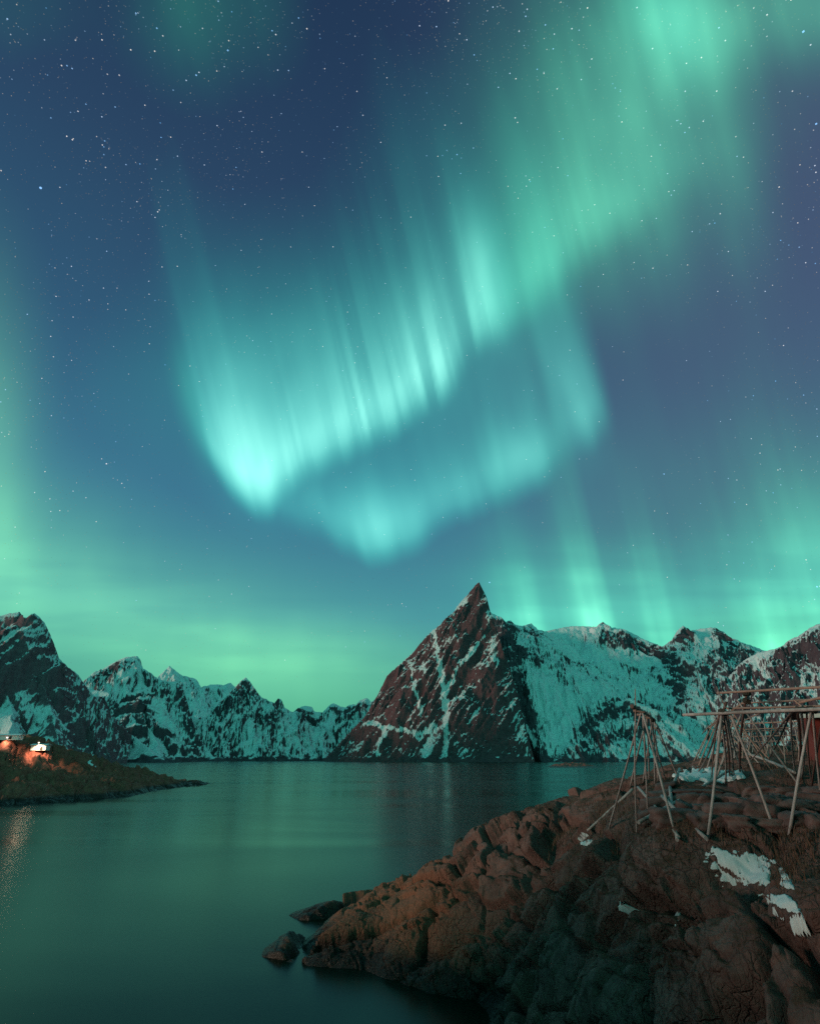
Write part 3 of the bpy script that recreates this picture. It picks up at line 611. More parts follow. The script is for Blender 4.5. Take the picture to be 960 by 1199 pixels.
def _nc(t, pos):
    n = t.node('ShaderNodeTexNoise'); n.inputs['Scale'].default_value = 1.4; n.inputs['Detail'].default_value = 3; t.l.new(pos, n.inputs['Vector']); return n.outputs['Color']
def rock_mat(name, dry_a, dry_b, moss, tide, seed, warm=None):
    m, t, b = material(name)
    pos = t.node('ShaderNodeNewGeometry').outputs['Position']; nor = t.node('ShaderNodeNewGeometry').outputs['Normal']
    sx = t.node('ShaderNodeSeparateXYZ'); t.l.new(pos, sx.inputs[0]); z = E(t, sx.outputs[2])
    sn = t.node('ShaderNodeSeparateXYZ'); t.l.new(nor, sn.inputs[0]); nz = E(t, sn.outputs[2])
    n0 = t.noise(vec=pos, scale=.22, detail=3); n1 = t.noise(vec=pos, scale=1.1, detail=5, rough=.65); n2 = t.noise(vec=pos, scale=7.0, detail=5, rough=.7)
    col = t.mix(t.smooth(n1, .32, .68), dry_a, dry_b)
    col = t.mix(t.smooth(n2, .42, .75) * .5, col, (.26, .12, .10, 1))
    if warm is not None:   # reddened low point: iron stain and its warm light put into the colour
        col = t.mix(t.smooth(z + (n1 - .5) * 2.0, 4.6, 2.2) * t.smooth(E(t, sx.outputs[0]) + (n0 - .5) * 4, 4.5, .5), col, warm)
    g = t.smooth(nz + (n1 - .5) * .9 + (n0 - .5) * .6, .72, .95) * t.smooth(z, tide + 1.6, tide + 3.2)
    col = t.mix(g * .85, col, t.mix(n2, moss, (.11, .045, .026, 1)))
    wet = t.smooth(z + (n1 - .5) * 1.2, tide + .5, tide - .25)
    col = t.mix(wet * .93, col, (.012, .012, .010, 1))           # black band of lichen and weed, which also paints shade at the foot
    t.put(b.inputs['Base Color'], col); t.put(b.inputs['Roughness'], .9 - wet * .45); b.inputs['Specular IOR Level'].default_value = .3
    mp = t.node('ShaderNodeMapping'); mp.inputs['Rotation'].default_value = (.3, .5, .4); mp.inputs['Scale'].default_value = (1.3, 1.0, .55)
    wv = t.node('ShaderNodeVectorMath', operation='ADD'); t.l.new(pos, wv.inputs[0]); t.put(wv.inputs[1], t.scale(E(t, _nc(t, pos)), .5)); t.l.new(wv.outputs[0], mp.inputs['Vector'])
    def joints(sc, w):
        v = t.node('ShaderNodeTexVoronoi', feature='DISTANCE_TO_EDGE'); v.inputs['Scale'].default_value = sc; t.l.new(mp.outputs[0], v.inputs['Vector'])
        return t.smooth(E(t, v.outputs['Distance']), 0.0, w)
    ck = joints(2.6, .05) * 1.0 + joints(7.0, .07) * .45
    bp = t.node('ShaderNodeBump'); bp.inputs['Strength'].default_value = .9; bp.inputs['Distance'].default_value = .07
    t.put(bp.inputs['Height'], n2 * .9 + n1 * 1.3 + ck * t.smooth(n0, .40, .62, .15, 1.0)); t.l.new(bp.outputs[0], b.inputs['Normal'])
    return m
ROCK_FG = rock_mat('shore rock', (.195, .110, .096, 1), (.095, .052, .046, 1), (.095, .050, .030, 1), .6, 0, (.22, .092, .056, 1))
ROCK_HL = rock_mat('headland rock', (.37, .105, .068, 1), (.22, .062, .042, 1), (.33, .088, .052, 1), .9, 0)  # red raised in place of warm lamp light on the headland front
def fg_mesh():
    az = np.linspace(az_of(300), az_of(1100), 930); rr = np.concatenate([np.geomspace(6.5, 44, 830), np.geomspace(44.3, 95, 80)])
    A, RR = np.meshgrid(az, rr); X = np.sin(A) * RR; Y = np.cos(A) * RR
    B = ground.base(X, Y); D_ = np.where(B > -1.2, 0.0, 0.0); k = B > -1.3
    D_[k] = fg_relief(X[k], Y[k], B[k])
    P = np.stack([X, Y, B], -1); du = np.gradient(P, axis=1); dv = np.gradient(P, axis=0)
    N = np.cross(du, dv); N /= np.linalg.norm(N, axis=-1)[..., None] + 1e-9; N *= np.sign(N[..., 2:3] + 1e-9)
    P = P + N * D_[..., None]                                       # rock stands out square to the slope
    Q = grid_quads(*A.shape); z = P[..., 2].ravel(); Q = Q[z[Q].max(1) > -.5]
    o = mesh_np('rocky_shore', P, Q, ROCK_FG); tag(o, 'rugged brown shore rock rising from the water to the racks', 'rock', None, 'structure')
    return P
FGP = fg_mesh()

# ------------------------------------------------------------------ snow lying on the rock
def snow_mat():
    m, t, b = material('old snow'); pos = t.node('ShaderNodeNewGeometry').outputs['Position']
    n = t.noise(vec=pos, scale=5.0, detail=4)
    t.put(b.inputs['Base Color'], t.mix(n, (.62, .65, .66, 1), (.80, .82, .83, 1))); b.inputs['Roughness'].default_value = .7
    bp = t.node('ShaderNodeBump'); bp.inputs['Strength'].default_value = .4; bp.inputs['Distance'].default_value = .04
    t.put(bp.inputs['Height'], n); t.l.new(bp.outputs[0], b.inputs['Normal']); return m
SNOW = snow_mat()
def poly_sd(x, y, pts):
    ins = np.zeros(x.shape, bool); n = len(pts)
    for i in range(n):
        (x0, y0), (x1, y1) = pts[i], pts[(i + 1) % n]
        c = ((y0 > y) != (y1 > y)) & (x < (x1 - x0) * (y - y0) / ((y1 - y0) or 1e-9) + x0); ins ^= c
    d = polyline_d(x, y, list(pts) + [pts[0]])
    return np.where(ins, d, -d)
def snow_patch(P, poly, label, seed, thick=.08, edge=2.2, hole=1.0, kind=None):
    px, py = proj(P)
    x0, x1 = min(p[0] for p in poly) - 12, max(p[0] for p in poly) + 12; y0, y1 = min(p[1] for p in poly) - 12, max(p[1] for p in poly) + 12
    box = (px > x0) & (px < x1) & (py > y0) & (py < y1)
    ii, jj = np.where(box)
    if not len(ii): return None
    S_ = P[ii.min():ii.max() + 1, jj.min():jj.max() + 1]; px = px[ii.min():ii.max() + 1, jj.min():jj.max() + 1]; py = py[ii.min():ii.max() + 1, jj.min():jj.max() + 1]
    sd = poly_sd(px, py, poly) + edge * fbm(px / 7, py / 5, 4, seed) + hole * edge * 1.6 * (fbm(px / 13 + 3, py / 6, 3, seed + 5) - .1)
    # fill the hollows: smooth the ground, then lie slightly over it
    Z = S_[..., 2].copy()
    for _ in range(16):
        Zp = np.pad(Z, 1, 'edge'); Z = np.maximum((Zp[:-2, 1:-1] + Zp[2:, 1:-1] + Zp[1:-1, :-2] + Zp[1:-1, 2:]) / 4, S_[..., 2] - .22)
    lift = np.clip(sd / (edge * 1.2), -1, 1) * thick
    T = S_.copy(); T[..., 2] = np.where(sd > 0, np.maximum(Z, S_[..., 2] - .05), np.minimum(Z, S_[..., 2])) + lift
    Q = grid_quads(*sd.shape); f = sd.ravel(); Q = Q[f[Q].max(1) > -.5]
    if not len(Q): return None
    # one patch is one piece: keep the largest connected sheet
    par = {}
    def root(i):
        while par.setdefault(i, i) != i: par[i] = par[par[i]]; i = par[i]
        return i
    for q in Q.tolist():
        r0_ = root(q[0])
        for v in q[1:]: par[root(v)] = r0_
    rt = np.array([root(q) for q in Q[:, 0].tolist()]); u, cn = np.unique(rt, return_counts=True); Q = Q[rt == u[np.argmax(cn)]]
    o = mesh_np('snow_patch', T, Q, SNOW); tag(o, label, 'snow patch', 'snow patches on the rocks', kind); return o
snow_patch(FGP, [(828, 995), (848, 996), (880, 1000), (893, 1003), (906, 1012), (904, 1030), (899, 1041), (880, 1038), (858, 1033), (840, 1025), (824, 1012), (836, 1007)], 'largest snow patch on the shore rock, holed and ragged, below the right rack', 1, .06, 3.0, 1.8)
snow_patch(FGP, [(893, 1046), (915, 1050), (930, 1055), (943, 1074), (925, 1070), (905, 1060)], 'tapering snow strip just below the largest ragged patch', 2, .06, 2.0, .8)
snow_patch(FGP, [(911, 1018), (920, 1020), (930, 1042), (913, 1038)], 'small upright snow patch at the right end of the largest patch', 3, .06, 1.6, .4)
snow_patch(FGP, [(676, 986), (686, 984), (694, 982), (692, 990), (680, 991)], 'small snow patch left of the left rack foot', 4, .05, 1.4, .4)
snow_patch(FGP, [(706, 1003), (716, 999), (731, 1000), (730, 1005), (718, 1007)], 'thin snow patch under the front post of the left rack', 5, .05, 1.2, .4)
snow_patch(FGP, [(724, 1052), (738, 1052), (741, 1060), (730, 1063)], 'snow spot in a cleft halfway down the rock face', 6, .05, 1.4, .3)
snow_patch(FGP, [(789, 1076), (797, 1074), (799, 1081), (791, 1083)], 'lone small snow spot low on the dark rock face', 7, .05, 1.2, .2)
snow_patch(FGP, [(790, 907), (815, 902), (850, 903), (868, 906), (872, 912), (845, 917), (810, 918), (796, 914)], 'broken snow on the terrace between the two racks above the stone wall', 8, .10, 2.0, 2.0)

# ------------------------------------------------------------------ headland across the inlet on the left
def hl_relief(x, y, b):
    wx = x + 2 * fbm(x / 8, y / 8, 3, 13); wy = y + 2 * fbm(x / 8 + 9, y / 8, 3, 14)
    z = blocks(wx, wy, 11, 1.3, 21, .3, 1.2) + blocks(wx, wy, 4.2, 1.3, 22, .5, 1.5) + blocks(wx, wy, 1.6, .5, 23, .5, 1.5) + .35 * fbm(x / 3, y / 3, 4, 24)
    return z * np.clip((b + 2.2) / 5, .25, .8)
HL = [tuple(at_z(a, b, .05)) for a, b in ((-160, 938), (-100, 936), (-40, 934), (0, 932), (40, 931), (80, 930), (110, 928.5), (140, 926), (165, 923), (190, 920), (215, 917.5), (229, 915.5))] + pts_of([
    (0, 912, 158), (40, 910, 160), (80, 910, 163), (120, 909, 168), (150, 910, 176), (-40, 914, 154), (-100, 922, 150),
    (0, 890, 166), (40, 891, 168), (80, 893, 172), (110, 896, 178), (140, 899, 186), (160, 902, 192), (185, 908, 205), (205, 911, 214), (216, 913, 224), (223, 914.3, 231), (-40, 893, 165), (-100, 912, 162),
    (0, 869, 182), (12, 871, 182), (25, 876, 182), (38, 880, 184), (50, 882, 186), (65, 885, 190), (85, 888, 194), (105, 891, 196), (130, 894, 200), (150, 899, 203), (-25, 870, 182), (-60, 885, 180), (-100, 905, 180)])
_bk = [(0, 0)]
for (a, r, z) in ((-160, 260, 1), (-100, 250, 3), (-40, 250, 8), (0, 250, 10), (40, 245, 6), (80, 245, 2), (120, 245, -1), (160, 246, -2.5), (200, 256, -3), (240, 275, -3), (268, 250, -3), (240, 200, -3), (200, 180, -3), (150, 150, -3), (80, 135, -3), (0, 130, -3), (-100, 125, -3)):
    A_ = az_of(a); HL.append((math.sin(A_) * r, math.cos(A_) * r, z))
headland = Terrain(HL, hl_relief, .01)
def hl_mesh():
    az = np.linspace(az_of(-170), az_of(256), 620); rr = np.linspace(132, 275, 480)
    A, RR = np.meshgrid(az, rr); X = np.sin(A) * RR; Y = np.cos(A) * RR; Z = headland(X, Y)
    P = np.stack([X, Y, Z], -1); Q = grid_quads(*A.shape); z = Z.ravel(); Q = Q[z[Q].max(1) > -.5]
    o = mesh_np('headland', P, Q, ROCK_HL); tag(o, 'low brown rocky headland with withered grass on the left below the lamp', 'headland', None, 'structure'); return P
HLP = hl_mesh()
for i, (poly, lab, th) in enumerate([
    ([(53, 891), (58, 890), (62, 893), (64, 897), (57, 898)], 'bright snow fleck on the middle of the left headland', .15),
    ([(100, 890), (106, 892), (118, 899), (112, 899), (102, 894)], 'slanting snow strip near the crest of the left headland', .15),
    ([(71, 903), (80, 905), (85, 907), (76, 908)], 'thin snow fleck low on the left headland front', .12),
    ([(31, 909), (39, 905), (47, 908), (46, 912), (37, 911)], 'speckled snow on the left headland right above the dark waterline', .12),
    ([(131, 900), (139, 903), (138, 911), (130, 909)], 'snow lying in clefts near the tip of the left headland', .12),
    ([(2, 880), (20, 884), (35, 887), (60, 889), (58, 891), (30, 889), (0, 884)], 'long pale snow line along the grassy top of the left headland', .12)]):
    snow_patch(HLP, poly, lab, 40 + i, th, 1.1, .8)

# ------------------------------------------------------------------ skerry out in the sound
def skerry():
    rng = np.random.default_rng(5); c = at_z(670, 897, 0); r = math.hypot(c[0], c[1])
    u = np.linspace(-1, 1, 90); v = np.linspace(-1, 1, 40); U, V = np.meshgrid(u, v); L = 25 * r / 700; Wd = r * .20
    Z = 2.6 * r / 560 * np.maximum(1 - U ** 2, 0) ** .7 * (1 - V ** 2) * (1 + .5 * fbm(U * 5, V * 4, 4, 3)) + .35 * fbm(U * 9, V * 9, 3, 8) - .5
    a = math.atan2(c[0], c[1]); X = c[0] + U * L * math.cos(a) + V * Wd * math.sin(a); Y = c[1] - U * L * math.sin(a) + V * Wd * math.cos(a)
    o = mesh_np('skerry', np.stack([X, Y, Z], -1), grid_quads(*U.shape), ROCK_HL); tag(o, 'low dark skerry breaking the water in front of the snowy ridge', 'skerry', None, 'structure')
skerry()

# ------------------------------------------------------------------ unseen rock islet added left of the viewer to block the low red light
def blocker_knoll():
    u = np.linspace(-1.3, 1.3, 150); U, V = np.meshgrid(u, u); X = -24 + U * 9; Y = 9.0 + V * 15
    X = X + .0; rr = np.sqrt(U ** 2 + V ** 2)
    Z = 9.8 * np.clip(1 - rr ** 2.6, -1, 1) + blocks(X, Y, 5, 2.2, 81) * .8 + blocks(X, Y, 1.9, .7, 82) + .25 * fbm(X / .8, Y / .8, 4, 83) - .6
    Q = grid_quads(*U.shape); z = Z.ravel(); Q = Q[z[Q].max(1) > -1]
    o = mesh_np('blocker_rock', np.stack([X, Y, Z], -1), Q, ROCK_FG); tag(o, 'unseen rock islet added left of the viewer to shade the shore', 'rock', None, 'structure')
blocker_knoll()

# ------------------------------------------------------------------ unseen steep hillside behind the viewer, added to block sky light from the shore
def blocker_hillside():
    x = np.linspace(-34, 120, 200); y = np.linspace(-6, -110, 130); X, Y = np.meshgrid(x, y)
    up = sstep(-5, -18, Y) * sstep(-34, -12, X)
    Z = -2 + 40 * up + 10 * sstep(-30, -110, Y) + up * (blocks(X, Y, 11, 4, 91) + blocks(X, Y, 4, 1.5, 92)) + .8 * fbm(X / 5, Y / 5, 4, 93)
    o = mesh_np('blocker_hillside', np.stack([X, Y, Z], -1), grid_quads(*X.shape)[:, ::-1], ROCK_HL); tag(o, 'unseen added rocky hillside behind the viewer', 'blocker_hillside', None, 'structure')
blocker_hillside()

# ------------------------------------------------------------------ withered grass on the shelf
NO_GRASS = [[(824, 990), (893, 998), (910, 1012), (904, 1045), (858, 1036), (822, 1014)], [(890, 1044), (930, 1052), (945, 1076), (905, 1064)], [(788, 900), (872, 900), (872, 918), (790, 918)], [(674, 982), (695, 982), (695, 992), (674, 992)], [(704, 998), (732, 998), (732, 1008), (704, 1008)]]
def grass():
    r_ = np.random.default_rng(12); V = []; Fq = []
    m, t, b = material('withered grass'); oi = t.node('ShaderNodeNewGeometry').outputs['Position']; n = t.noise(vec=oi, scale=6.0, detail=2)
    t.put(b.inputs['Base Color'], t.mix(n, (.20, .10, .065, 1), (.11, .06, .04, 1))); b.inputs['Roughness'].default_value = .9
    spots = [(r_.uniform(690, 800), r_.uniform(925, 1000)) for _ in range(110)] + [(r_.normal(912, 8), r_.uniform(995, 1050)) for _ in range(60)] + [(r_.uniform(800, 960), r_.uniform(972, 1000)) for _ in range(60)] + [(r_.uniform(760, 960), r_.uniform(893, 916)) for _ in range(160)] + [(r_.uniform(620, 720), r_.uniform(945, 985)) for _ in range(90)]
    rr = np.linspace(11, 48, 420)
    for (px, py) in spots:
        P = at(np.full(420, px), np.full(420, py), rr); h = ground.base(P[:, 0], P[:, 1]); k = np.argmax(h > P[:, 2])
        if not (h > P[:, 2]).any(): continue
        c = P[k]
        if any(poly_sd(np.array([px]), np.array([py]), g)[0] > -9 for g in NO_GRASS): continue
        nb = r_.integers(9, 18); q = c[:2] + r_.normal(0, .16, (nb, 2)); z = ground(q[:, 0], q[:, 1])
        for (x, y), z0 in zip(q, z):
            a = r_.uniform(0, 6.28); L = r_.uniform(.12, .34); w = .008 + .004 * r_.random(); ln = r_.uniform(.1, .7)
            d = np.array([math.cos(a), math.sin(a), 0]); s_ = np.array([-math.sin(a), math.cos(a), 0]) * w; o = len(V); p0 = np.array([x, y, z0 - .04])
            for i in range(4):
                u = i / 3; p = p0 + np.array([0, 0, 1]) * L * u * (1 - .35 * ln * u) + d * L * ln * u * u; V.append(p - s_ * (1 - .85 * u)); V.append(p + s_ * (1 - .85 * u))
            Fq += [(o + 2 * i, o + 2 * i + 1, o + 2 * i + 3, o + 2 * i + 2) for i in range(3)]
    o = mesh_np('grass', np.array(V), np.array(Fq), m); tag(o, 'withered brown grass tufts growing between the rocks around the racks', 'grass', None, 'stuff')
grass()
# ------------------------------------------------------------------ wood and paint
def wood_mat(name, a, b_, sc=1.0):
    m, t, b = material(name)
    pos = t.node('ShaderNodeNewGeometry').outputs['Position']
    oi = t.node('ShaderNodeObjectInfo').outputs['Random']
    mp = t.node('ShaderNodeMapping'); mp.inputs['Scale'].default_value = (9 * sc, 9 * sc, 1.6 * sc); t.l.new(pos, mp.inputs['Vector'])
    n = t.noise(vec=mp.outputs[0], scale=1.6, detail=5, rough=.65); k = t.noise(vec=pos, scale=1.3, detail=2)
    c = t.mix(t.smooth(n, .3, .7), a, b_); c = t.mix(t.smooth(k, .45, .75) * .55, c, (.17, .12, .11, 1))
    c = t.mix(t.math('MULTIPLY', oi, .4), c, (.42, .31, .29, 1))
    t.put(b.inputs['Base Color'], c); b.inputs['Roughness'].default_value = .85
    bp = t.node('ShaderNodeBump'); bp.inputs['Strength'].default_value = .5; bp.inputs['Distance'].default_value = .01
    t.put(bp.inputs['Height'], n); t.l.new(bp.outputs[0], b.inputs['Normal']); return m
WOOD = wood_mat('weathered grey pole', (.52, .47, .47, 1), (.33, .29, .285, 1))
WOOD_D = wood_mat('dark old pole', (.15, .06, .05, 1), (.085, .035, .03, 1))
WOOD_LIT = wood_mat('warm lit pole', (.42, .26, .21, 1), (.27, .16, .13, 1))  # warm light on upper and far poles, put into the wood colour
def plain(name, col, rough=.8, var=.25, sc=3.0):
    m, t, b = material(name); pos = t.node('ShaderNodeNewGeometry').outputs['Position']
    n = t.noise(vec=pos, scale=sc, detail=4); d = tuple(c * (1 - var) for c in col[:3]) + (1,)
    t.put(b.inputs['Base Color'], t.mix(n, col, d)); b.inputs['Roughness'].default_value = rough; return m
ROPE = plain('tarred rope', (.05, .04, .03, 1)); RED = plain('red painted boards', (.22, .03, .022, 1)); WHITE = plain('white paint', (.78, .77, .74, 1)); SLATE = plain('dark roofing', (.04, .04, .045, 1)); IRON = plain('grey metal', (.16, .16, .16, 1), .5); DARKW = plain('dark stained wood', (.03, .025, .02, 1))
rng = random.Random(4)

def pole(name, p0, p1, r0, r1, mat, root, bend=.006):
    return MB().tube(p0, p1, r0 * .62, r1 * .62, 9, 8, bend * rng.uniform(.4, 2.0), rng, .09).build(name, mat, root)
def foot(px, py, sink=.12):
    p = ground.hit(px, py); return np.array([p[0], p[1], p[2] - sink])
def T(px, py, r): return at(float(px), float(py), float(r))
def lash(p, root, r=.11):
    m = MB(); p = Vector(p)
    for k in range(3):
        a = rng.uniform(0, 3.14); d = Vector((math.cos(a), math.sin(a), rng.uniform(-.5, .5))) * r
        m.tube(p - d, p + d, r * .62, r * .62, 8, 2, 0, rng, .12)
    return m.build('lashing', ROPE, root)

# ------------------------------------------------------------------ the rack on the left, seen end on
A1 = T(740.5, 827.5, 17.0); A2 = T(766, 843, 23.2)
rack = empty('drying_rack', foot(752, 955)); tag(rack, 'slender end-on fish drying rack with a tall mast, standing nearest the water', 'drying rack', 'fish drying racks')
pole('ridge_beam', A1 + (A1 - A2) * .03, A2 + (A2 - A1) * .03, .085, .07, WOOD_D, rack)
pole('mast', T(744, 836, 17.1), T(743.4, 806.5, 17.1), .035, .016, WOOD_LIT, rack, .002)
for (tx, ty, tr, fx, fy, ra, rb) in [
    (743.9, 829, 17.1, 745.2, 981, .042, .036), (751, 833, 18.2, 711, 969, .05, .042), (752, 834, 18.6, 757.6, 954, .046, .04), (751, 832, 18.0, 789, 970, .055, .045),
    (757, 837, 20.0, 759.4, 912, .05, .045), (763, 841, 22.2, 766, 916, .055, .05), (758, 837, 20.5, 737, 918, .05, .04), (765, 843, 22.8, 797, 917, .055, .045),
    (764, 842, 22.6, 752, 914, .05, .045), (760, 838, 21, 779, 912, .05, .045), (765.5, 843, 23, 770, 914, .05, .045)]:
    pole('leg', T(tx, ty - 1.5, tr), foot(fx, fy), ra * .8, ra, WOOD, rack)
for q in (.12, .34, .6, .85): lash(A1 + (A2 - A1) * q - np.array([0, 0, .06]), rack, .07)
# short cross sticks under the ridge, warm light put into their colour
for (x, y, r, w) in ((748, 833, 17.6, 7), (751, 837.5, 18.4, 5.5), (757, 840, 19.8, 4), (766, 852, 23, 2.5)):
    pole('cross_stick', T(x - w, y - .8, r), T(x + w, y + .8, r), .05, .05, WOOD_LIT, rack, .002)

# ------------------------------------------------------------------ the large rack on the right, seen from the side
rack = empty('drying_rack', foot(866, 985)); tag(rack, 'large fish drying rack with long horizontal beams reaching out of the right edge', 'drying rack', 'fish drying racks')
pole('beam', T(799, 837, 17.2), T(1000, 828.5, 16.8), .06, .075, WOOD, rack, .002)
pole('beam', T(846, 834.5, 17.25), T(938, 831.5, 17.05), .07, .085, WOOD_D, rack, .002)
pole('rail', T(850, 829.5, 17.4), T(1000, 825.5, 17.1), .04, .045, WOOD_LIT, rack, .002)
pole('beam', T(839, 811.5, 18.6), T(1000, 802.5, 17.8), .05, .06, WOOD_LIT, rack, .002)
pole('rail', T(868, 823.5, 20.2), T(1000, 816.5, 19.4), .035, .045, WOOD_LIT, rack, .003)
pole('rail', T(932, 823.5, 18.6), T(1000, 808, 17.6), .05, .05, WOOD_LIT, rack, .003)
for (tx, ty, tr, fx, fy, ra, m) in [
    (844.5, 833, 17.1, 826, 984, .06, WOOD), (842.5, 834, 17.5, 815, 903, .055, WOOD_D), (854, 834, 17.1, 907.6, 974, .055, WOOD), (843, 835, 17.8, 848, 915, .05, WOOD),
    (848, 834, 17.8, 858, 905, .05, WOOD), (850.5, 834, 17.6, 869, 903, .05, WOOD), (846, 835, 18.2, 853, 908, .045, WOOD_D), (841, 836, 18.4, 832, 908, .04, WOOD_D),
    (873.6, 812.5, 19.2, 865, 904, .06, WOOD_D), (936.8, 828, 17.0, 936.8, 908, .06, WOOD), (932.6, 829, 17.4, 933, 905, .065, WOOD_D),
    (949.5, 831, 17.0, 921, 976, .055, WOOD), (950.5, 831, 17.2, 959.6, 930, .05, WOOD), (944, 833, 17.3, 949, 914, .045, WOOD_D),
    (927, 833, 17.6, 872, 893, .04, WOOD_D), (925.5, 835, 17.9, 893, 896, .04, WOOD_D), (925, 836, 18.2, 929.5, 902, .045, WOOD), (965, 829, 17.2, 948, 920, .05, WOOD_D), (975, 829, 17.0, 985, 940, .05, WOOD)]:
    pole('leg', T(tx, ty, tr), foot(fx, fy), ra * .85, ra, m, rack)
pole('strut', T(838.5, 804, 17.6), T(849, 829, 17.2), .03, .03, WOOD_D, rack); pole('strut', T(850, 822, 17.3), T(846, 834, 17.2), .06, .05, WOOD_D, rack)
pole('strut', T(930, 820, 17.2), T(939, 828, 17.1), .035, .03, WOOD_LIT, rack); pole('strut', T(884, 815, 19.4), T(897, 828, 19.0), .035, .03, WOOD_D, rack); pole('strut', T(933, 805, 18.1), T(931, 812, 18.1), .03, .03, WOOD_D, rack)
for p in (T(846, 834, 17.1), T(937, 831, 16.95), T(950, 831, 17.0), T(873.6, 821, 19.3), T(873.6, 812, 19.1)): lash(p, rack, .10)

# ------------------------------------------------------------------ racks farther back on the terrace
def a_rack(label, P0, P1, n, spread, ra, rails, seed):
    r_ = random.Random(seed); P0 = np.array(P0); P1 = np.array(P1); mid = (P0 + P1) / 2
    root = empty('drying_rack', (mid[0], mid[1], float(ground(mid[0], mid[1])))); tag(root, label, 'drying rack', 'fish drying racks')
    ax = (P1 - P0)[:2]; ax /= np.linalg.norm(ax); nr = np.array([-ax[1], ax[0]])
    pole('ridge_beam', P0, P1, ra * 1.2, ra * 1.1, WOOD_LIT, root, .002)
    for k in range(n):
        c = P0 + (P1 - P0) * ((k + .3) / n)
        for s in (-1, 1):
            f = c[:2] + nr * s * spread * r_.uniform(.75, 1.15) + ax * r_.uniform(-.4, .4)
            z = float(ground(f[0], f[1])) - .15
            top = c + np.array([-nr[0] * s * .14, -nr[1] * s * .14, r_.uniform(.05, .28)])
            pole('leg', top, (f[0], f[1], z), ra * .75, ra, WOOD_LIT if k % 3 else WOOD, root)
    for (h, s, ext) in rails:
        o = np.array([nr[0] * s, nr[1] * s, h]); pole('rail', P0 + o - (P1 - P0) * ext, P1 + o + (P1 - P0) * ext, ra * .8, ra * .7, WOOD_LIT, root, .003)
    return root
a_rack('receding drying rack with pale crossed tops between the two near racks', T(872, 821, 23.5), T(829, 853, 46), 7, 1.5, .055, [(-.35, .45, .0), (-.35, -.45, .0)], 3)
a_rack('far broadside drying rack with reddish rails behind the large rack', T(858, 848, 38), T(1000, 841, 36), 12, 1.5, .05, [(-.30, -.3, .02), (-.38, .3, .02), (-.65, .55, .01)], 5)
a_rack('most distant drying rack, a low row of sticks behind the reddish rails', T(850, 863, 56), T(1000, 858, 54), 14, 1.3, .045, [(-.4, .5, .02), (-.4, -.5, .02)], 6)

# ------------------------------------------------------------------ poles lying about
for (x0, y0, x1, y1, ra, lab) in [
    (742, 932, 688, 980, .05, 'loose pole lying downhill to the left of the left rack'), (748, 932, 796, 993, .05, 'loose pole lying under the left rack between its front post and right leg'),
    (777, 947, 829, 998, .055, 'pale loose pole running down from the left rack to the largest snow patch'), (750, 983, 857, 913, .045, 'long thin pole crossing the ground from the left rack up to the right rack'),
    (876, 889, 932, 913, .06, 'pale pole lying on the terrace under the large right rack'), (933, 960, 985, 974, .06, 'pole lying at the right edge below the stone wall'), (797, 910, 783, 952, .05, 'dark pole leaning on the left end of the stone wall'), (786, 935, 795, 999, .05, 'dark stick leaning by the right leg of the left rack')]:
    a = foot(x0, y0, -ra); b = foot(x1, y1, -ra)
    # rest on the high points of the ground between its ends
    tt = np.linspace(.05, .95, 24); Q = a[None] + (b - a)[None] * tt[:, None]; up = max(0.0, float(np.max(ground(Q[:, 0], Q[:, 1]) - Q[:, 2])) * .85)
    a[2] += up; b[2] += up * .8
    o = MB().tube(a, b, ra, ra * .8, 9, 8, .004, rng, .06).build('loose_pole', WOOD, origin=(a + b) / 2); tag(o, lab, 'pole', 'loose poles on the ground')

# ------------------------------------------------------------------ dry stone wall holding the terrace
def stone(m, c, sx, sy, sz, rz, seed):
    n = 9; vs = []; idx = {}; fs = []
    r_ = np.random.default_rng(seed)
    sk = r_.uniform(-.30, .30, 6)
    for ax in range(3):
        for sg in (-1, 1):
            for i in range(n):
                for j in range(n):
                    p = [0, 0, 0]; p[ax] = sg; p[(ax + 1) % 3] = -1 + 2 * i / (n - 1); p[(ax + 2) % 3] = -1 + 2 * j / (n - 1)
                    key = tuple(round(q, 4) for q in p)
                    if key not in idx:
                        v = np.array(p, float); l = (np.abs(v) ** 9).sum() ** (1 / 9); v = v / l
                        v = v * (1 + .10 * math.sin(3.1 * v[0] + sk[0] * 20) * math.cos(2.7 * v[2] + sk[1] * 20) + .07 * math.sin(7 * v[1] + 6 * v[2] + sk[2] * 20) + .05 * math.sin(11 * v[0] + 9 * v[2] + sk[5] * 30))
                        v[0] += sk[3] * v[2] * 1.3; v[2] += sk[4] * v[0] * 1.1
                        x, y, z = v[0] * sx, v[1] * sy, v[2] * sz
                        idx[key] = len(vs); vs.append((c[0] + x * math.cos(rz) - y * math.sin(rz), c[1] + x * math.sin(rz) + y * math.cos(rz), c[2] + z))
            for i in range(n - 1):
                for j in range(n - 1):
                    q = []
                    for (a, b) in ((i, j), (i + 1, j), (i + 1, j + 1), (i, j + 1)):
                        p = [0, 0, 0]; p[ax] = sg; p[(ax + 1) % 3] = -1 + 2 * a / (n - 1); p[(ax + 2) % 3] = -1 + 2 * b / (n - 1)
                        q.append(idx[tuple(round(k, 4) for k in p)])
                    fs.append(tuple(q if sg > 0 else q[::-1]))
    m.add(vs, fs)
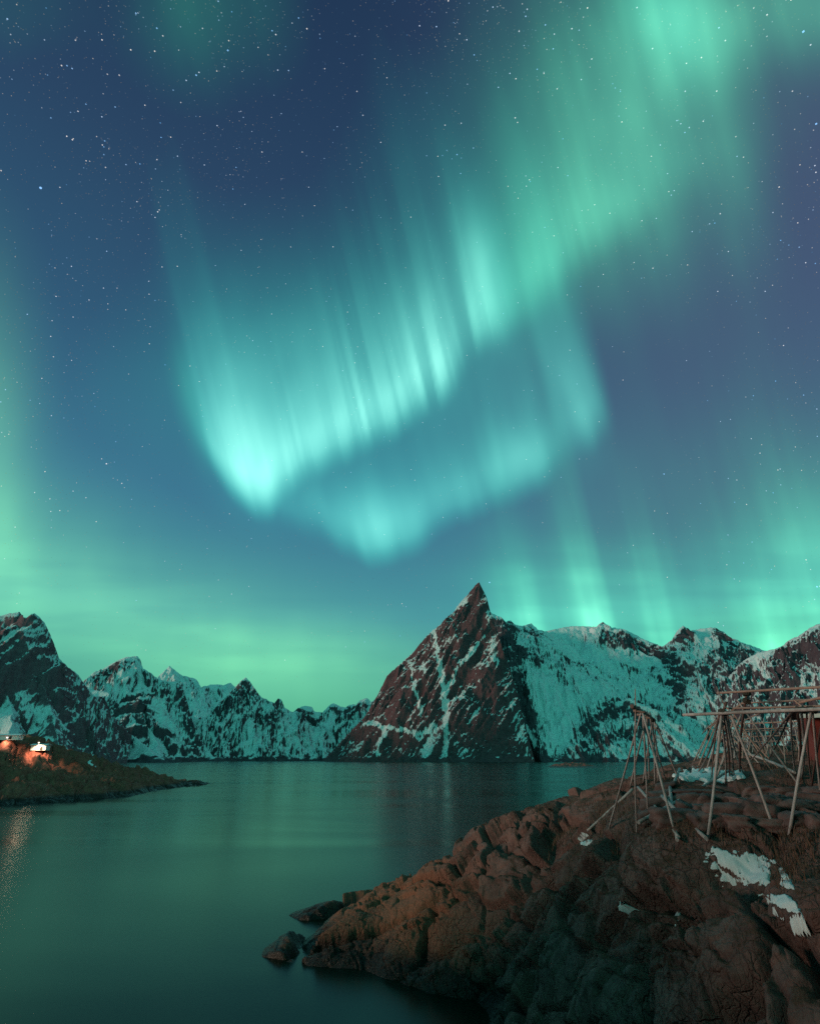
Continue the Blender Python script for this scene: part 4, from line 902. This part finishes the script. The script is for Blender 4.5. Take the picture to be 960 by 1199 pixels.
def stone_wall():
    m = MB(); r_ = random.Random(9); k = 0
    for row, (y, h) in enumerate(((965, 8), (952.5, 8), (940, 7.5), (929, 5.5))):
        x = 752 + r_.uniform(-10, 10) + row * 5
        while x < 1010:
            w = r_.choice((r_.uniform(7, 13), r_.uniform(11, 25)))
            yy = y + r_.uniform(-2.5, 2.5) - max(0, 800 - x) * .12
            p = ground.hit(x + w, yy); r = math.hypot(p[0], p[1]); s = r / 700
            hh = h * s * r_.uniform(.7, 1.2)
            stone(m, (p[0], p[1] + .16, p[2]), w * s * .98, .34, hh, r_.uniform(-.2, .2) - p[0] / 40, 100 + k); k += 1
            x += 2 * w * r_.uniform(.96, 1.25)
    mt, t, b = material('wall stone'); pos = t.node('ShaderNodeNewGeometry').outputs['Position']
    n = t.noise(vec=pos, scale=2.0, detail=4); n2 = t.noise(vec=pos, scale=11.0, detail=5, rough=.7)
    c = t.mix(t.smooth(n, .35, .65), (.10, .062, .060, 1), (.19, .115, .108, 1)); c = t.mix(t.smooth(n2, .5, .75) * .5, c, (.07, .045, .03, 1))
    t.put(b.inputs['Base Color'], c); b.inputs['Roughness'].default_value = .9
    bp = t.node('ShaderNodeBump'); bp.inputs['Strength'].default_value = .7; bp.inputs['Distance'].default_value = .03; t.put(bp.inputs['Height'], n2); t.l.new(bp.outputs[0], b.inputs['Normal'])
    p = ground.hit(870, 955); o = m.build('stone_wall', mt, origin=p); tag(o, 'dry stone wall of large rounded blocks under the terrace behind the right rack', 'stone wall')
stone_wall()

# ------------------------------------------------------------------ red cabin cut by the right edge
def cabin():
    c = T(955, 880, 31); gz = float(ground(c[0] + 3, c[1] + 2)); top = T(950, 837, 31)[2]
    root = empty('red_cabin', (c[0], c[1], gz)); tag(root, 'red wooden cabin with a white edged roof at the right edge behind the racks', 'cabin')
    rz = -.45; L, Dp = 8.0, 3.0; cs, sn = math.cos(rz), math.sin(rz)
    def W(x, y, z): return (c[0] + x * cs - y * sn, c[1] + x * sn + y * cs, z)
    m = MB(); H = top - gz + .8
    nb = 40
    for i in range(nb):                                             # upright boards on the long front, with fine gaps
        x = (i + .5) * L / nb; q = W(x, 0, gz - .8 + H / 2); m.box(q, (L / nb - .012, .05, H), rz)
    m.box(W(L / 2, Dp / 2 + .03, gz - .8 + H / 2), (L - .04, Dp, H), rz)
    m.build('wall', RED, root, smooth=False)
    rf = MB(); pitch = .22
    for s in (0, 1):
        hw = Dp / 2 + .45; ln = hw / math.cos(pitch)
        y = Dp / 2 + (-hw / 2 if s == 0 else hw / 2)
        rf.box(W(L / 2, y, top + .12 + math.tan(pitch) * (hw / 2) - .1), (L + .7, ln, .09), rz, pitch if s == 0 else -pitch)
    rf.build('roof', SLATE, root, smooth=False)
    g = MB(); a, b, d = W(.0, .02, top - .02), W(.0, Dp, top - .02), W(.0, Dp / 2, top + math.tan(pitch) * Dp / 2)
    a2, b2, d2 = W(L, .02, top - .02), W(L, Dp, top - .02), W(L, Dp / 2, top + math.tan(pitch) * Dp / 2)
    g.add([a, b, d, a2, b2, d2], [(0, 2, 1), (3, 4, 5), (0, 3, 5, 2), (1, 2, 5, 4)]); g.build('gable', RED, root, smooth=False)
    MB().box(W(L / 2, -.50, top - .06), (L + .74, .05, .16), rz).build('white_trim', WHITE, root, smooth=False)
    w = MB().box(W(2.6, -.05, gz + 1.5), (1.0, .06, 1.1), rz).build('window', WHITE, root, smooth=False)
    p = MB()
    for dx in (-.23, .23):
        for dz in (-.25, .25): p.box(W(2.6 + dx, -.085, gz + 1.5 + dz), (.38, .02, .42), rz)
    q = p.build('pane', plain('dark glass', (.01, .012, .014, 1), .08), w, smooth=False, origin=root.location)
    q.matrix_parent_inverse.identity()
cabin()

# ------------------------------------------------------------------ lamps and sheds of the village on the left headland
def hgz(x, y): return float(headland(x, y))
def lamp_mat(name, col, e):
    m = bpy.data.materials.new(name); m.use_nodes = True; b = m.node_tree.nodes['Principled BSDF']
    b.inputs['Emission Color'].default_value = col; b.inputs['Emission Strength'].default_value = e; return m
def village_lamp(px, py, r, label, watts, col, post=False):
    p = T(px, py, r); root = empty('street_lamp' if post else 'wall_lamp', (p[0], p[1], hgz(p[0], p[1])) if post else p)
    if post: MB().tube((p[0], p[1] + 1.0, hgz(p[0], p[1] + 1.0) - .3), (p[0], p[1] + 1.0, p[2] + .10), .07, .05, 8, 3, 0, rng).build('pole', DARKW, root)
    tag(root, label, 'lamp', 'lit lamps on the headland')
    MB().tube((p[0], p[1] + 1.05, p[2] + .05), (p[0], p[1], p[2] + .16), .05, .05, 8, 2, 0, rng).build('arm', IRON, root)
    h = MB().tube((p[0], p[1], p[2] + .10), (p[0], p[1], p[2] + .24), .30, .10, 12, 2, 0, rng).build('lamp_shade', IRON, root)
    MB().tube((p[0], p[1], p[2] + .095), (p[0], p[1], p[2] - .16), .20, .12, 12, 4, 0, rng).build('bulb', lamp_mat('lit lamp glass', col, 3.0), root)
    ld = bpy.data.lights.new('lamp_light', 'SPOT'); ld.spot_size = R(125); ld.spot_blend = .5; ld.energy = watts; ld.color = (1.0, .70, .46); ld.shadow_soft_size = .2
    lo = bpy.data.objects.new('lamp_light', ld); COL.objects.link(lo); lo.location = (p[0], p[1] - .15, p[2] - .22); lo.rotation_euler = (R(22), 0, 0)
    return p
LAMP1 = village_lamp(46, 869.5, 182.6, 'glaring lamp on the front of a small white shed on the left headland', LAMP_W, (1.0, .80, .58, 1))
LAMP2 = village_lamp(9, 863.5, 183.2, 'second lamp, on the long low white shed at the left edge', LAMP_W * .45, (1.0, .93, .88, 1))
def shed(px, r, w, d, h, label, mat_w, dx=0.0, rz=0.1):
    p = T(px, 876, r); g = hgz(p[0], p[1]) - .25; root = empty('shed', (p[0], p[1], g)); tag(root, label, 'shed', 'white sheds on the headland')
    m = MB(); nb = 18; cs, sn = math.cos(rz), math.sin(rz)
    def W(x, y, z): return (p[0] + x * cs - y * sn, p[1] + x * sn + y * cs, z)
    for i in range(nb): m.box(W(-w / 2 + (i + .5) * w / nb, -d / 2, g + h / 2), (w / nb - .03, .06, h), rz)
    m.box(W(0, 0, g + h / 2), (w - .05, d - .08, h), rz); m.build('wall', mat_w, root, smooth=False)
    rf = MB(); pt = .22; hw = d / 2 + .3; ln = hw / math.cos(pt)
    for s in (-1, 1): rf.box(W(0, s * hw / 2, g + h + math.tan(pt) * hw / 2 - .02), (w + .5, ln, .08), rz, -pt * s)
    rf.build('roof', SNOW, root, smooth=False)
    MB().box(W(w * .22, -d / 2 - .05, g + h * .42), (.6, .07, h * .7), rz).build('door', DARKW, root, smooth=False)
shed(48, 185, 3.6, 2.4, 1.25, 'small white shed flooded with lamp light on the left headland', WHITE)
shed(5, 186, 7.0, 2.4, 1.1, 'long low white shed at the left edge of the headland', WHITE)
for (px, r, h, lab) in ((11.5, 178.5, 1.5, 'dark post standing against the bright shed at the left edge'), (22.5, 178.5, 1.6, 'dark post with a crosspiece between the two lamps')):
    p = T(px, 872, r); g = hgz(p[0], p[1]); root = empty('fence_post', (p[0], p[1], g)); tag(root, lab, 'post', 'dark posts on the headland')
    MB().tube((p[0], p[1], g - .3), (p[0], p[1], g + h), .13, .11, 8, 3, .01, rng, .05).build('post', DARKW, root)
    MB().box((p[0], p[1] - .02, g + h - .15), (.9 if h > 1.55 else .5, .16, .3), .1).build('crosspiece', DARKW, root, smooth=False)
# ------------------------------------------------------------------ light and picture settings
sd = bpy.data.lights.new('village_glow', 'SUN'); so = bpy.data.objects.new('village_glow', sd); COL.objects.link(so)  # sun lamp standing in for the warm village lamps out of view
sd.energy = SUN_E; sd.angle = R(12); sd.color = (1.0, .74, .58)
_v = Vector((math.sin(SUN_AZ) * math.cos(SUN_EL), math.cos(SUN_AZ) * math.cos(SUN_EL), math.sin(SUN_EL)))  # towards the light
so.rotation_euler = _v.to_track_quat('Z', 'Y').to_euler(); so.location = (-30, -10, 40)
scene.view_settings.view_transform = 'Standard'; scene.view_settings.look = 'None'
scene.view_settings.exposure = 0.0; scene.view_settings.gamma = 1.0; scene.view_settings.use_curve_mapping = False
scene.render.engine = 'CYCLES'
scene.cycles.max_bounces = 5; scene.cycles.diffuse_bounces = 2; scene.cycles.glossy_bounces = 3
scene.cycles.use_denoising = False
scene.cycles.sample_clamp_indirect = 3.0
